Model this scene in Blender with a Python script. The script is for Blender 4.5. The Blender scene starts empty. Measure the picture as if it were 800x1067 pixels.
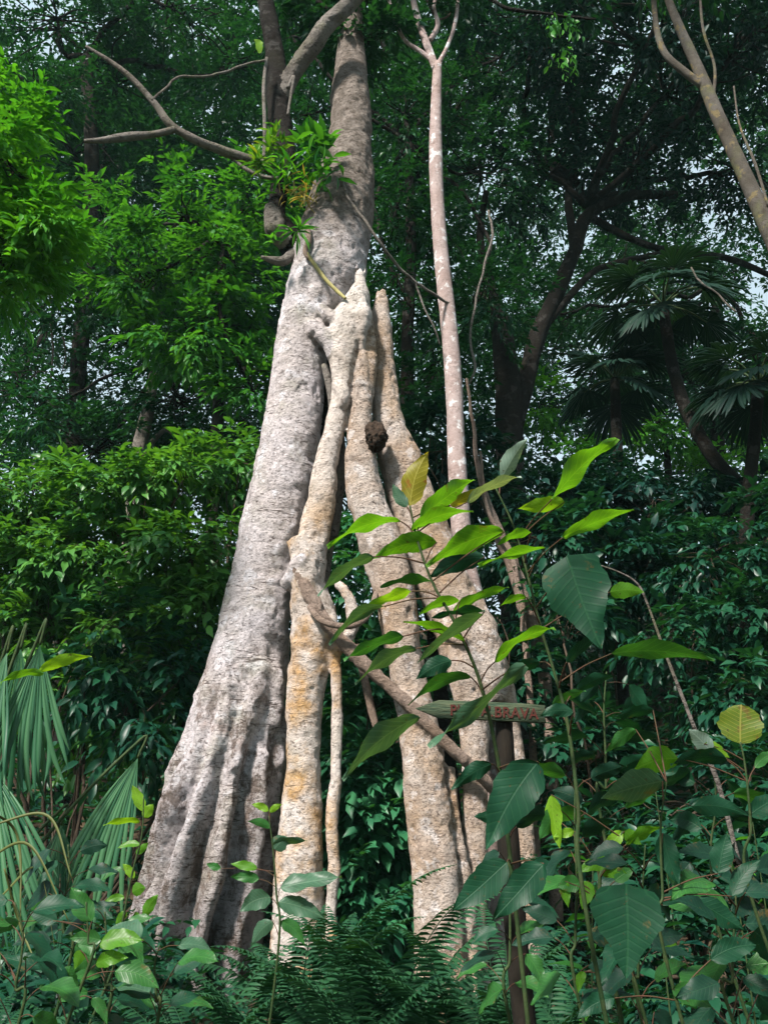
import bpy, math, random
import numpy as np
from mathutils import Vector
random.seed(7)
rng = np.random.default_rng(7)
SC = bpy.context.scene
COL = SC.collection

# ------------------------------------------------------------------ camera maths
PITCH = math.radians(20.0)
F = 533.5 / math.tan(math.radians(30.0))          # focal length in photo pixels (800 x 1067)
CAM = np.array([0.0, 0.0, 1.5])
FW = np.array([0, math.cos(PITCH), math.sin(PITCH)])
UP = np.array([0, -math.sin(PITCH), math.cos(PITCH)])
RT = np.array([1.0, 0, 0])

def P(px, py, Y):
    d = FW + RT * (px - 400) / F + UP * (533.5 - py) / F
    return CAM + d * (Y / d[1])

def M(py, Y):                                      # metres per photo pixel there
    d = FW + UP * (533.5 - py) / F
    return (Y / d[1]) / F

# ------------------------------------------------------------------ noise
def _hash(ix, iy, iz, seed):
    h = (ix * 374761393 + iy * 668265263 + iz * 2147483647 + seed * 1274126177) & 0xffffffff
    h = ((h ^ (h >> 13)) * 1274126177) & 0xffffffff
    return ((h ^ (h >> 16)) & 0xffff) / 65535.0

def vnoise(Pn, seed=0):
    Pn = np.asarray(Pn, float)
    i = np.floor(Pn).astype(np.int64); f = Pn - i
    f = f * f * (3 - 2 * f)
    r = 0
    for dx in (0, 1):
        for dy in (0, 1):
            for dz in (0, 1):
                w = (f[..., 0] if dx else 1 - f[..., 0]) * (f[..., 1] if dy else 1 - f[..., 1]) * (f[..., 2] if dz else 1 - f[..., 2])
                r = r + w * _hash(i[..., 0] + dx, i[..., 1] + dy, i[..., 2] + dz, seed)
    return r * 2 - 1

def fbm(Pn, seed=0, o=3):
    a = 1; r = 0; Pn = np.asarray(Pn, float)
    for k in range(o):
        r = r + a * vnoise(Pn * 2 ** k, seed + k); a *= .5
    return r

def nrm(v):
    return v / np.maximum(np.linalg.norm(v, axis=-1, keepdims=True), 1e-9)

# ------------------------------------------------------------------ objects and tags
def mesh_obj(name, V, polys, mat, parent=None, smooth=True, lv=None, uv=None):
    """polys: list of int arrays (k,n)"""
    V = np.asarray(V, np.float32)
    if parent is not None:
        V = V - np.array(parent.location, np.float32)
    me = bpy.data.meshes.new(name)
    me.vertices.add(len(V)); me.vertices.foreach_set('co', V.ravel())
    loops = np.concatenate([p.ravel() for p in polys]).astype(np.int32)
    tot = np.concatenate([np.full(len(p), p.shape[1]) for p in polys]).astype(np.int32)
    st = np.concatenate([[0], np.cumsum(tot)[:-1]]).astype(np.int32)
    me.loops.add(len(loops)); me.loops.foreach_set('vertex_index', loops)
    me.polygons.add(len(tot)); me.polygons.foreach_set('loop_start', st); me.polygons.foreach_set('loop_total', tot)
    if smooth: me.polygons.foreach_set('use_smooth', np.ones(len(tot), bool))
    if lv is not None:
        a = me.attributes.new('lv', 'FLOAT', 'POINT'); a.data.foreach_set('value', np.asarray(lv, np.float32))
    if uv is not None:
        l = me.uv_layers.new(name='UVMap'); l.data.foreach_set('uv', np.asarray(uv, np.float32)[loops].ravel())
    me.update(calc_edges=True); me.validate()
    if mat is not None: me.materials.append(mat)
    o = bpy.data.objects.new(name, me); COL.objects.link(o)
    if parent is not None: o.parent = parent
    return o

def thing(name, label, cat, loc, group=None):
    o = bpy.data.objects.new(name, None); COL.objects.link(o)
    o.location = tuple(float(c) for c in loc); o.empty_display_size = .2
    o['label'] = label; o['category'] = cat
    if group: o['group'] = group
    return o

def tag(o, label, cat, group=None, kind=None):
    o['label'] = label; o['category'] = cat
    if group: o['group'] = group
    if kind: o['kind'] = kind
    return o

def copy_thing(root, loc, rz, sc, label, group=None):
    r = root.copy(); COL.objects.link(r)
    r.location = tuple(float(c) for c in loc); r.rotation_euler = (0, 0, rz); r.scale = (sc, sc, sc)
    r['label'] = label
    if group: r['group'] = group
    for ch in list(root.children):
        c = ch.copy(); COL.objects.link(c); c.parent = r
    return r

# ------------------------------------------------------------------ node helpers / materials
class NT:
    def __init__(s, name):
        s.m = bpy.data.materials.new(name); s.m.use_nodes = True
        s.t = s.m.node_tree; s.t.nodes.clear()
        s.out = s.t.nodes.new('ShaderNodeOutputMaterial')
    def n(s, typ, **kw):
        nd = s.t.nodes.new(typ)
        for k, v in kw.items():
            if k.startswith('_'): setattr(nd, k[1:], v)
            else:
                nd.inputs[k.replace('__', ' ')].default_value = v
        return nd
    def l(s, a, b): s.t.links.new(a, b)
    def noise(s, vec, scale, detail=4, rough=.55, mul=None):
        if mul:
            mp = s.n('ShaderNodeMapping'); mp.inputs['Scale'].default_value = mul; s.l(vec, mp.inputs[0]); vec = mp.outputs[0]
        nd = s.n('ShaderNodeTexNoise', Scale=scale, Detail=detail, Roughness=rough); s.l(vec, nd.inputs['Vector'])
        return nd.outputs['Fac']
    def ramp(s, fac, a, b, lo=0., hi=1.):
        nd = s.n('ShaderNodeMapRange'); nd.inputs[1].default_value = a; nd.inputs[2].default_value = b
        nd.inputs[3].default_value = lo; nd.inputs[4].default_value = hi; nd.clamp = True
        s.l(fac, nd.inputs[0]); return nd.outputs[0]
    def math(s, op, a, b=None):
        nd = s.n('ShaderNodeMath'); nd.operation = op
        for i, v in enumerate((a, b)):
            if v is None: continue
            if isinstance(v, (int, float)): nd.inputs[i].default_value = v
            else: s.l(v, nd.inputs[i])
        return nd.outputs[0]
    def mix(s, fac, a, b, mode='MIX'):
        nd = s.n('ShaderNodeMix'); nd.data_type = 'RGBA'; nd.blend_type = mode
        for i, v in ((0, fac), (6, a), (7, b)):
            if isinstance(v, (int, float)): nd.inputs[i].default_value = v
            elif isinstance(v, tuple): nd.inputs[i].default_value = (*v, 1)
            else: s.l(v, nd.inputs[i])
        return nd.outputs[2]

def bark(name, pale, tan, dark, speck=.5, rings=.6, blotch=None, moss=.0, orange=.0, dirt=0., rough=.85, bump=.5, sc=1.0, groove=0., top=0., olow=None):
    s = NT(name); tc = s.n('ShaderNodeTexCoord').outputs['Object']
    c = s.mix(s.ramp(s.noise(tc, 1.1*sc, 5), .35, .68), pale, tan)
    c = s.mix(s.ramp(s.noise(tc, 6*sc, 7, .75), .46, .70, 0, .6), c, tuple(x*.55 for x in tan))
    if blotch:
        c = s.mix(s.ramp(s.noise(tc, 4.5*sc, 5, .6), .56, .62, 0, .85), c, blotch)
    if orange:
        of = s.ramp(s.noise(tc, 1.7, 5, .65), .46, .62, 0, orange)
        if olow:
            g1 = s.n('ShaderNodeNewGeometry'); s1 = s.n('ShaderNodeSeparateXYZ'); s.l(g1.outputs['Position'], s1.inputs[0])
            of = s.math('MULTIPLY', of, s.ramp(s.math('ADD', s1.outputs[2], s.noise(tc, 1.5, 4)), olow, olow+1.2, 1, .12))
        c = s.mix(of, c, (.44, .26, .10))
    if moss:
        m1 = s.ramp(s.noise(tc, 2.3, 6, .65), .5, .68, 0, moss)
        c = s.mix(m1, c, (.14, .16, .05))
    # broad dark stains
    st = s.ramp(s.noise(tc, 3.2*sc, 7, .75, (1, 1, .55)), .57, .72, 0, .75)
    c = s.mix(st, c, dark)
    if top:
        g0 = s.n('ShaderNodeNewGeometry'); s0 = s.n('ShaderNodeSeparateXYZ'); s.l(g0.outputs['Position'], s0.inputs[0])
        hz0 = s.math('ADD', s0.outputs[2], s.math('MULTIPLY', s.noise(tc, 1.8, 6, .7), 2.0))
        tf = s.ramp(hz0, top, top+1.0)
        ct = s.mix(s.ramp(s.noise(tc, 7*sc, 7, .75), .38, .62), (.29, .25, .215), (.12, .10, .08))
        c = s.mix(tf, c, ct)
    # fine specks and pits
    sp = s.math('MAXIMUM', s.ramp(s.noise(tc, 24*sc, 5, .8, (1, 1, 1.6)), .56, .63, 0, 1), s.ramp(s.noise(tc, 10*sc, 6, .8, (1, 1, 1.8)), .60, .66, 0, .9))
    spm = s.ramp(s.noise(tc, 2.0, 4, .6), 0.3, .6, .4, 1)
    spf = s.math('MULTIPLY', s.math('MULTIPLY', sp, spm), speck)
    c = s.mix(spf, c, dark)
    # ring cracks running round the stem
    rn = s.noise(tc, 1.3*sc, 3, .45, (1.0, 1.0, 8.0))
    rl = s.math('SUBTRACT', rn, .5); rl = s.math('ABSOLUTE', rl)
    r1 = s.ramp(rl, 0.003, .013, 1, 0)
    rm = s.ramp(s.noise(tc, 2.2*sc, 5, .6), .47, .58, 0, 1)
    rf = s.math('MULTIPLY', s.math('MULTIPLY', r1, rm), rings)
    c = s.mix(rf, c, dark)
    if dirt:
        g = s.n('ShaderNodeNewGeometry'); sx = s.n('ShaderNodeSeparateXYZ'); s.l(g.outputs['Position'], sx.inputs[0])
        hz = s.math('ADD', sx.outputs[2], s.math('MULTIPLY', s.noise(tc, 1.6, 5, .7, (2, 2, .7)), -3.4))
        c = s.mix(s.ramp(hz, -1.7, .7, dirt, 0), c, dark)
        hz2 = s.ramp(s.math('ADD', sx.outputs[2], -2.6), 0, 1.2, 1, 0)
        sn = s.ramp(s.noise(tc, 2.6, 8, .8, (1.3, 1, .8)), .50, .58, 0, .8)
        c = s.mix(s.math('MULTIPLY', sn, hz2), c, (.10, .07, .05))
        c = s.mix(s.math('MULTIPLY', s.ramp(s.noise(tc, 1.3, 4, .6), .60, .68, 0, .5), hz2), c, (.22, .10, .04))
    fine = s.noise(tc, 60*sc, 5, .7)
    mid = s.math('MULTIPLY', s.noise(tc, 8*sc, 8, .75), 1.6)
    h = s.math('ADD', s.math('MULTIPLY', fine, .35), mid)
    h = s.math('SUBTRACT', h, s.math('MULTIPLY', rf, .5))
    h = s.math('SUBTRACT', h, s.math('MULTIPLY', spf, .6))
    if groove:
        h = s.math('ADD', h, s.math('MULTIPLY', s.noise(tc, 7, 5, .6, (1, 1, .15)), groove))
    b = s.n('ShaderNodeBump', Strength=bump, Distance=.06); s.l(h, b.inputs['Height'])
    p = s.n('ShaderNodeBsdfPrincipled', Roughness=rough); p.inputs['Specular IOR Level'].default_value = .1
    s.l(c, p.inputs['Base Color']); s.l(b.outputs[0], p.inputs['Normal']); s.l(p.outputs[0], s.out.inputs[0])
    return s.m

def leafmat(name, c1, c2, tr=.35, rough=.4, spec=.5, yellow=0.):
    spec *= .5
    """small leaves: colour varies from leaf to leaf through the 'lv' attribute"""
    s = NT(name)
    a = s.n('ShaderNodeAttribute'); a.attribute_name = 'lv'
    c = s.mix(a.outputs['Fac'], c1, c2)
    if yellow:
        c = s.mix(s.ramp(a.outputs['Fac'], .94, 1.0, 0, yellow), c, (.30, .22, .03))
    p = s.n('ShaderNodeBsdfPrincipled', Roughness=rough); p.inputs['Specular IOR Level'].default_value = spec
    s.l(c, p.inputs['Base Color'])
    t = s.n('ShaderNodeBsdfTranslucent'); ct = s.mix(1.0, c, (1.5, 1.35, .35), 'MULTIPLY')
    s.l(ct, t.inputs[0])
    mx = s.n('ShaderNodeMixShader'); mx.inputs[0].default_value = tr
    s.l(p.outputs[0], mx.inputs[1]); s.l(t.outputs[0], mx.inputs[2]); s.l(mx.outputs[0], s.out.inputs[0])
    return s.m

def bigleafmat(name, c, vein, tr=.4, rough=.38, spec=.5, blot=None, veinfac=.5):
    spec *= .55
    s = NT(name); uv = s.n('ShaderNodeUVMap').outputs[0]
    sx = s.n('ShaderNodeSeparateXYZ'); s.l(uv, sx.inputs[0])
    av = s.math('ABSOLUTE', sx.outputs[1])
    ph = s.math('SUBTRACT', sx.outputs[0], s.math('MULTIPLY', av, .22))
    w = s.math('SINE', s.math('MULTIPLY', ph, 62.0))
    lat = s.ramp(w, .90, 1.0, 0, 1)
    rib = s.ramp(av, .02, .05, 1, 0)
    v = s.math('MULTIPLY', s.math('MAXIMUM', lat, rib), veinfac)
    oc = s.n('ShaderNodeTexCoord').outputs['Object']
    n1 = s.noise(oc, 14, 5, .6)
    c1 = s.mix(s.ramp(n1, .35, .7), c, tuple(x*.68 for x in c))
    if blot: c1 = s.mix(s.ramp(s.noise(oc, 22, 4, .6), .56, .64, 0, .75), c1, blot)
    c2 = s.mix(v, c1, vein)
    br = s.math('MULTIPLY', s.ramp(s.noise(oc, 9, 6, .75), .60, .66, 0, .85), s.ramp(av, .25, .7, 0, 1)); c2 = s.mix(br, c2, (.10, .07, .02))
    sp = s.ramp(s.noise(oc, 60, 4, .7), .63, .67, 0, .8)
    c2 = s.mix(sp, c2, (.05, .04, .015))
    hh = s.math('SUBTRACT', s.math('MULTIPLY', s.ramp(w, .4, 1.0, 0, 1), -.3), s.math('MULTIPLY', rib, .8))
    b = s.n('ShaderNodeBump', Strength=.3, Distance=.003); s.l(hh, b.inputs['Height'])
    p = s.n('ShaderNodeBsdfPrincipled', Roughness=rough); p.inputs['Specular IOR Level'].default_value = spec
    s.l(c2, p.inputs['Base Color']); s.l(b.outputs[0], p.inputs['Normal'])
    t = s.n('ShaderNodeBsdfTranslucent'); s.l(s.mix(1.0, c2, (1.5, 1.35, .35), 'MULTIPLY'), t.inputs[0])
    mx = s.n('ShaderNodeMixShader'); mx.inputs[0].default_value = tr
    s.l(p.outputs[0], mx.inputs[1]); s.l(t.outputs[0], mx.inputs[2]); s.l(mx.outputs[0], s.out.inputs[0])
    return s.m

def plain(name, c1, c2, scale=8, rough=.8, bump=.3, mul=None):
    s = NT(name); tc = s.n('ShaderNodeTexCoord').outputs['Object']
    n = s.noise(tc, scale, 6, .65, mul)
    c = s.mix(s.ramp(n, .35, .68), c1, c2)
    b = s.n('ShaderNodeBump', Strength=bump, Distance=.02); s.l(n, b.inputs['Height'])
    p = s.n('ShaderNodeBsdfPrincipled', Roughness=rough); p.inputs['Specular IOR Level'].default_value = .12; s.l(c, p.inputs['Base Color']); s.l(b.outputs[0], p.inputs['Normal'])
    s.l(p.outputs[0], s.out.inputs[0]); return s.m

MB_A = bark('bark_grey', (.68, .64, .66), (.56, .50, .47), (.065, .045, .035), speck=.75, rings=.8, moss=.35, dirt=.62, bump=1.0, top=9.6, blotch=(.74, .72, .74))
MB_B = bark('bark_tan', (.62, .57, .53), (.50, .43, .37), (.10, .07, .045), speck=.75, rings=.5, moss=.15, orange=.9, bump=.8, olow=4.9, sc=.8)
MB_C = bark('bark_pink', (.62, .55, .49), (.46, .34, .25), (.07, .045, .035), speck=1.0, rings=.4, orange=.4, bump=1.0, blotch=(.72, .66, .62), sc=1.3)
MB_TOP = bark('bark_top', (.27, .25, .225), (.17, .15, .125), (.04, .032, .025), speck=1.0, rings=.4, moss=.4, bump=1.0, groove=.5)
MB_E = bark('bark_slender', (.48, .40, .38), (.36, .27, .24), (.10, .07, .05), speck=.6, rings=.5, blotch=(.74, .73, .72), sc=1.6, bump=.6)
MB_L = bark('bark_lichen', (.14, .13, .115), (.085, .075, .06), (.06, .045, .03), speck=.7, rings=.2, blotch=(.20, .16, .08), moss=.5, sc=1.6, bump=.6)
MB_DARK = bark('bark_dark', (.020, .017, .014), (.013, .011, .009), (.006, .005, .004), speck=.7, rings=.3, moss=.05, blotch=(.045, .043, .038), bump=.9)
MB_LIANA = bark('bark_liana', (.36, .28, .23), (.25, .18, .13), (.07, .05, .04), speck=.7, rings=.5, bump=.9, sc=2, groove=.5)
M_TWIG = plain('twig', (.035, .026, .018), (.07, .052, .036), 20)
M_STEM = plain('green_stem', (.018, .045, .015), (.045, .06, .022), 30, .6)
M_PET = plain('red_petiole', (.075, .032, .022), (.05, .045, .02), 30, .6)
M_NEST = plain('termite_nest', (.018, .013, .010), (.06, .042, .03), 22, .95, 1.0)
L_BRIGHT = leafmat('leaf_bright', (.020, .14, .020), (.085, .29, .025), .42, .42)
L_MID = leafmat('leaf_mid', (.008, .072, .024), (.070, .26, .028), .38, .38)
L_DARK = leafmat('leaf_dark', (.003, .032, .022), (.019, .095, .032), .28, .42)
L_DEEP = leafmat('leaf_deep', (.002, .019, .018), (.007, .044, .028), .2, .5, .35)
L_SHRUB = leafmat('leaf_shrub', (.010, .075, .030), (.105, .29, .042), .32, .38, .5, .4)
L_UNDER = leafmat('leaf_under', (.004, .034, .025), (.016, .088, .036), .28, .38)
L_FERN = leafmat('leaf_fern', (.008, .046, .022), (.028, .10, .036), .2, .5, .3)
L_PALM = leafmat('leaf_palm', (.012, .075, .038), (.075, .19, .085), .25, .34, .5)
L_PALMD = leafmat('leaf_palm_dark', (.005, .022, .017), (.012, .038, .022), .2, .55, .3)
L_DRY = leafmat('leaf_dry', (.20, .18, .05), (.30, .26, .10), .3, .6)
L_EPI = leafmat('leaf_epiphyte', (.03, .14, .02), (.11, .24, .03), .4, .4, .5, .8)
B_GREEN = bigleafmat('broad_green', (.085, .25, .018), (.14, .32, .03), .5)
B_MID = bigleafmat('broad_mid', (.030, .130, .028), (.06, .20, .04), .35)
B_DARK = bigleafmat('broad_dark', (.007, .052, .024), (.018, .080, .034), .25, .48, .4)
B_PALE = bigleafmat('broad_pale', (.16, .24, .19), (.26, .34, .28), .3, .4, .5, veinfac=.7)
B_GREY = bigleafmat('broad_grey', (.050, .125, .070), (.10, .19, .11), .3, .40, .5)
B_YEL = bigleafmat('broad_yellow', (.25, .23, .022), (.40, .36, .06), .5, .45, .4, (.28, .10, .02), .7)
B_OLIVE = bigleafmat('broad_olive', (.11, .17, .018), (.26, .26, .05), .45, .45, .4, (.12, .07, .02), .8)
B_LIME = bigleafmat('broad_lime', (.17, .36, .02), (.25, .45, .05), .5)

# ------------------------------------------------------------------ geometry helpers
def cr(K, n):
    """Catmull-Rom through K (k,d), n samples per span"""
    K = np.asarray(K, float)
    Q = np.vstack([2*K[0]-K[1], K, 2*K[-1]-K[-2]])
    out = []
    t = np.linspace(0, 1, n, endpoint=False)[:, None]
    for i in range(1, len(Q)-2):
        a, b, c, d = Q[i-1], Q[i], Q[i+1], Q[i+2]
        out.append(.5*((2*b)+(c-a)*t+(2*a-5*b+4*c-d)*t**2+(3*b-a-3*c+d)*t**3))
    out.append(K[-1:])
    return np.vstack(out)

def tube_geo(pts, rad, seg=12, depth=1.0, disp=None, cap=True):
    """pts (n,3) rad (n,), returns V, quads; theta=0 faces the camera side"""
    pts = np.asarray(pts, float); n = len(pts); rad = np.asarray(rad, float)
    T = nrm(np.gradient(pts, axis=0))
    ref = np.array([0, -1.0, .05]);
    if abs(T[0] @ ref) > .9: ref = np.array([0, 0, 1.0])
    a = np.empty((n, 3)); v = ref
    for i in range(n):
        v = v - T[i]*(v@T[i]); v = v/np.linalg.norm(v); a[i] = v
    b = np.cross(T, a)
    th = np.linspace(0, 2*math.pi, seg, endpoint=False)
    R = rad[:, None]*np.ones(seg)
    ct, st = np.cos(th), np.sin(th)
    base = pts[:, None, :] + a[:, None, :]*(ct*depth)[None, :, None]*R[..., None] + b[:, None, :]*st[None, :, None]*R[..., None]
    if disp is not None:
        m = disp(th[None, :]*np.ones((n, 1)), np.linspace(0, 1, n)[:, None]*np.ones(seg), base)
        base = pts[:, None, :] + (base-pts[:, None, :])*m[..., None]
    V = base.reshape(-1, 3)
    i = np.arange(n-1)[:, None]*seg; j = np.arange(seg)[None, :]; j2 = (j+1) % seg
    q = np.stack([i+j, i+j2, i+seg+j2, i+seg+j], -1).reshape(-1, 4)
    polys = [q]
    if cap:
        V = np.vstack([V, pts[0], pts[-1]])
        c0, c1 = len(V)-2, len(V)-1
        jj = np.arange(seg); jn = (jj+1) % seg
        polys.append(np.stack([np.full(seg, c0), jn, jj], -1))
        o = (n-1)*seg
        polys.append(np.stack([np.full(seg, c1), o+jj, o+jn], -1))
    return V, polys

class Geo:
    """collects tubes into one mesh"""
    def __init__(s): s.V = []; s.P = {3: [], 4: []}; s.n = 0
    def add(s, V, polys):
        for p in polys: s.P[p.shape[1]].append(p+s.n)
        s.V.append(V); s.n += len(V)
    def tube(s, K, r0, r1=None, seg=6, n=5, wob=0., seed=0):
        K = np.asarray(K, float)
        pts = cr(K, n) if len(K) > 1 else K
        if r1 is None: r1 = r0
        rad = np.linspace(1, 0, len(pts))**.8*(r0-r1)+r1
        if wob:
            pts = pts + wob*np.stack([fbm(pts*1.7, seed), fbm(pts*1.7, seed+9), fbm(pts*1.7, seed+17)], -1)*np.sin(np.linspace(0, math.pi, len(pts)))[:, None]
        s.add(*tube_geo(pts, rad, seg))
    def build(s, name, mat, parent=None):
        if not s.V: return None
        polys = [np.concatenate(v) for v in s.P.values() if v]
        return mesh_obj(name, np.vstack(s.V), polys, mat, parent)

T_FAR = (np.array([[0, 0, 0], [.42, .5, .12], [1, 0, -.12], [.42, -.5, .12]]),
         [np.array([[0, 2, 1], [0, 3, 2]])])
T_NEAR = (np.array([[0, 0, 0], [.22, .36, .06], [.22, 0, .0], [.22, -.36, .06], [.58, .47, .02], [.58, 0, -.05], [.58, -.47, .02], [.84, .2, -.1], [.84, 0, -.13], [.84, -.2, -.1], [1.04, 0, -.24]]),
          [np.array([[0, 2, 1], [0, 3, 2], [7, 8, 10], [8, 9, 10]]), np.array([[1, 2, 5, 4], [2, 3, 6, 5], [4, 5, 8, 7], [5, 6, 9, 8]])])

class Leaves:
    def __init__(s): s.b = []
    def add(s, pos, d, nor, L, W, lv=None):
        n = len(pos)
        if lv is None: lv = rng.random(n)
        s.b.append((pos, d, nor, np.broadcast_to(L, (n,)), np.broadcast_to(W, (n,)), lv))
    def geo(s, tmpl):
        pos, d, nor, L, W, lv = [np.concatenate([x[k] for x in s.b]) for k in range(6)]
        d = nrm(d); side = nrm(np.cross(nor, d)); nn = np.cross(d, side)
        tv, tp = tmpl
        V = pos[:, None] + d[:, None]*(tv[:, 0][None, :, None]*L[:, None, None]) + side[:, None]*(tv[:, 1][None, :, None]*W[:, None, None]) + nn[:, None]*(tv[:, 2][None, :, None]*L[:, None, None])
        k = len(tv); off = (np.arange(len(pos))*k)[:, None, None]
        polys = [(p[None]+off).reshape(-1, p.shape[1]) for p in tp]
        return V.reshape(-1, 3), polys, np.repeat(lv, k)
    def build(s, name, tmpl, mat, parent=None, smooth=False):
        V, polys, lv = s.geo(tmpl)
        return mesh_obj(name, V, polys, mat, parent, smooth, lv)

def rand_dir(n):
    return nrm(rng.normal(size=(n, 3)))

def sprays(Lv, C, out, k, L, aspect, spread, droop=.25, clumpvar=None, jit=.5):
    """C (n,3) spray origins, out (n,3) growth direction; k leaves on each, two-ranked"""
    n = len(C)
    out = nrm(out + rand_dir(n)*.45 + np.array([0, 0, .08]))
    t = (np.arange(k)+.5)/k
    tt = np.broadcast_to(t, (n, k)).ravel()[:, None]
    o = np.repeat(out, k, 0); c = np.repeat(C, k, 0)
    up = nrm(np.array([0, 0, 1.0]) + rand_dir(n)*jit*.6); up = np.repeat(up, k, 0)
    side = nrm(np.cross(o, up)); sg = np.tile(np.where(np.arange(k) % 2 == 0, 1.0, -1.0), n)[:, None]
    pos = c + o*tt*spread + np.array([0, 0, -1.0])*droop*spread*tt**2 + rng.normal(size=(n*k, 3))*spread*.06
    a = (1-tt*.75)
    d = nrm(side*sg*a + o*(1.1-a*.5) + np.array([0, 0, -droop]) + rng.normal(size=(n*k, 3))*.22)
    nor = nrm(up + rng.normal(size=(n*k, 3))*jit*.55)
    ll = L*(.45+.95*rng.random(n*k)**1.3)
    if clumpvar is None: clumpvar = rng.random(n)
    lv = np.clip(np.repeat(clumpvar, k)*.6 + rng.random(n*k)*.4, 0, 1)
    Lv.add(pos, d, nor, ll, ll*aspect, lv)

def foliage(Lv, G, blobs, origin, L, aspect=.4, k=9, spread=None, clumps=1.0, per=9, droop=.25, jit=.5, limb=.05, seed=0, thin=None):
    """blobs: (px,py,Y,rx_px,ry_px,depth_m,nclumps). Clumps of sprays; limbs run out to them."""
    if spread is None: spread = L*2.2
    for bi, bb in enumerate(blobs):
        if len(bb) == 8:
            c = np.array(bb[:3], float); R = np.array(bb[3:6], float); nc = bb[6]
        else:
            px, py, Y, rx, ry, dz, nc = bb
            c = P(px, py, Y); m = M(py, Y); R = np.array([rx*m, dz, ry*m])
        n = max(3, int(nc*clumps))
        u = rand_dir(n)*(rng.random((n, 1))**.45)
        cc = c + u*R
        o0 = origin(c) if callable(origin) else origin
        if G is not None and limb > 0:
            mid = (o0+c)/2 + rng.normal(size=3)*.15*np.linalg.norm(c-o0) + np.array([0, 0, .1])
            G.tube([o0, mid, c], limb, limb*.55, 7, 8, .15*R.min(), seed+bi)
            for q in range(min(n, 26)):
                e = cc[q]; s0 = mid*.35+c*.65 if q % 2 else c
                G.tube([s0, (s0+e)/2+rng.normal(size=3)*.12*np.linalg.norm(e-s0), e], limb*.38, limb*.08, 4, 4, .1, seed+q)
        cr_ = .42*R.min()*(.6+.8*rng.random(n))
        cl_var = rng.random(n)
        S = []; O = []; CV = []
        for q in range(n):
            kk = rng.poisson(per)+2
            w = rand_dir(kk)*(rng.random((kk, 1))**.6)*cr_[q]; w[:, 2] *= .55
            S.append(cc[q]+w); O.append(nrm(u[q]*.8+w/cr_[q]*np.array([1, 1, .5])+.001)); CV.append(np.full(kk, cl_var[q]))
        S = np.vstack(S); O = np.vstack(O); CV = np.concatenate(CV)
        sprays(Lv, S, O, k, L, aspect, spread, droop, CV*.7+rng.random(len(CV))*.3, jit)

# ------------------------------------------------------------------ terrain
def ss(a, b, x):
    t = np.clip((x-a)/(b-a), 0, 1); return t*t*(3-2*t)
def terr(x, y):
    x = np.asarray(x, float); y = np.asarray(y, float)
    h = .36*(np.sqrt((y-15)**2+9)+(y-15)-1.2)/2 * 1.0
    h = np.where(y > 2, h, 0)
    h = np.minimum(h, 13+0*h)*ss(2, 14, y)
    h = h + .20*np.maximum(0, x-2.6)*ss(1, 6, y)*ss(60, 20, x)
    h = h + .12*fbm(np.stack([x*.45, y*.45, x*0], -1), 3) + .03*fbm(np.stack([x*2, y*2, x*0], -1), 5)
    return h - .05
def Z(x, y): return float(terr(np.array([x]), np.array([y]))[0])
def G0(px, Y):                                      # ground point under a pixel column
    x = (px-400)/F*(Y/math.cos(PITCH))
    return np.array([x, Y, Z(x, Y)])

u = np.linspace(-1, 1, 261); w = np.linspace(0, 1, 261)
gx = np.sign(u)*(18*np.abs(u)+500*np.abs(u)**5); gy = -30+ 60*w + 500*w**6 - 200*(1-w)**6
X, Yg = np.meshgrid(gx, gy)
Vg = np.stack([X, Yg, terr(X, Yg)], -1).reshape(-1, 3)
ii = np.arange(260)[:, None]*261+np.arange(260)[None, :]
qg = np.stack([ii, ii+1, ii+262, ii+261], -1).reshape(-1, 4)
M_GROUND = plain('forest_floor', (.030, .022, .014), (.075, .055, .032), 5, .95, 1.0)
g = mesh_obj('ground', Vg, [qg], M_GROUND); g['kind'] = 'structure'; g['label'] = 'dark forest floor'

# ------------------------------------------------------------------ main strangler fig
def trunk(name, st, mat, parent, Yd=10.0, seg=56, n=14, depth=.95, rough=.05, extra=None, jag=0., seed=0):
    K = []
    for s_ in st:
        l, r, py = s_[:3]; Y = s_[3] if len(s_) > 3 else Yd
        p = P((l+r)/2, py, Y); K.append([*p, (r-l)/2*M(py, Y)])
    C = cr(np.array(K), n)
    def disp(th, s, B):
        m = 1 + rough*fbm(B*1.6+seed, seed, 3) + rough*.45*fbm(B*6.5, seed+5, 2)
        m = m + .010*vnoise(B*np.array([4, 4, 26.]), seed+7) + .018*fbm(B*13, seed+9, 2)
        if extra is not None: m = m*extra(th, s, B)
        return m
    V, polys = tube_geo(C[:, :3], np.maximum(C[:, 3], .004), seg, depth, disp)
    if jag:
        th = np.linspace(0, 2*math.pi, seg, endpoint=False)
        up = jag*(.5+.5*vnoise(np.stack([np.cos(th)*3.6, np.sin(th)*3.6, th*0+seed], -1), seed))
        V[:seg, 2] += up*1.4; V[seg:2*seg, 2] += up*.8; V[2*seg:3*seg, 2] += up*.4
        V[-2, 2] -= jag*.5
    if FUSE is not None and parent is fig and ((max(s_[1]-s_[0] for s_ in st) >= 12.5) or name in ('knot',)):
        FUSE.append((name, V, polys, C, mat)); return None
    return mesh_obj(name, V, polys, mat, parent)

FUSE = None
def pxpath(pts, w):
    return [(x-ww/2, x+ww/2, y) if len(p) == 2 else (x-ww/2, x+ww/2, y, p[2]) for p, ww in zip(pts, w) for x, y in [p[:2]]]

fig = thing('strangler_fig', 'huge pale fig tree of several fused stems and aerial roots rising in the centre', 'tree', (P(300, 1036, 10.0)[0], 10.0, 0))

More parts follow.
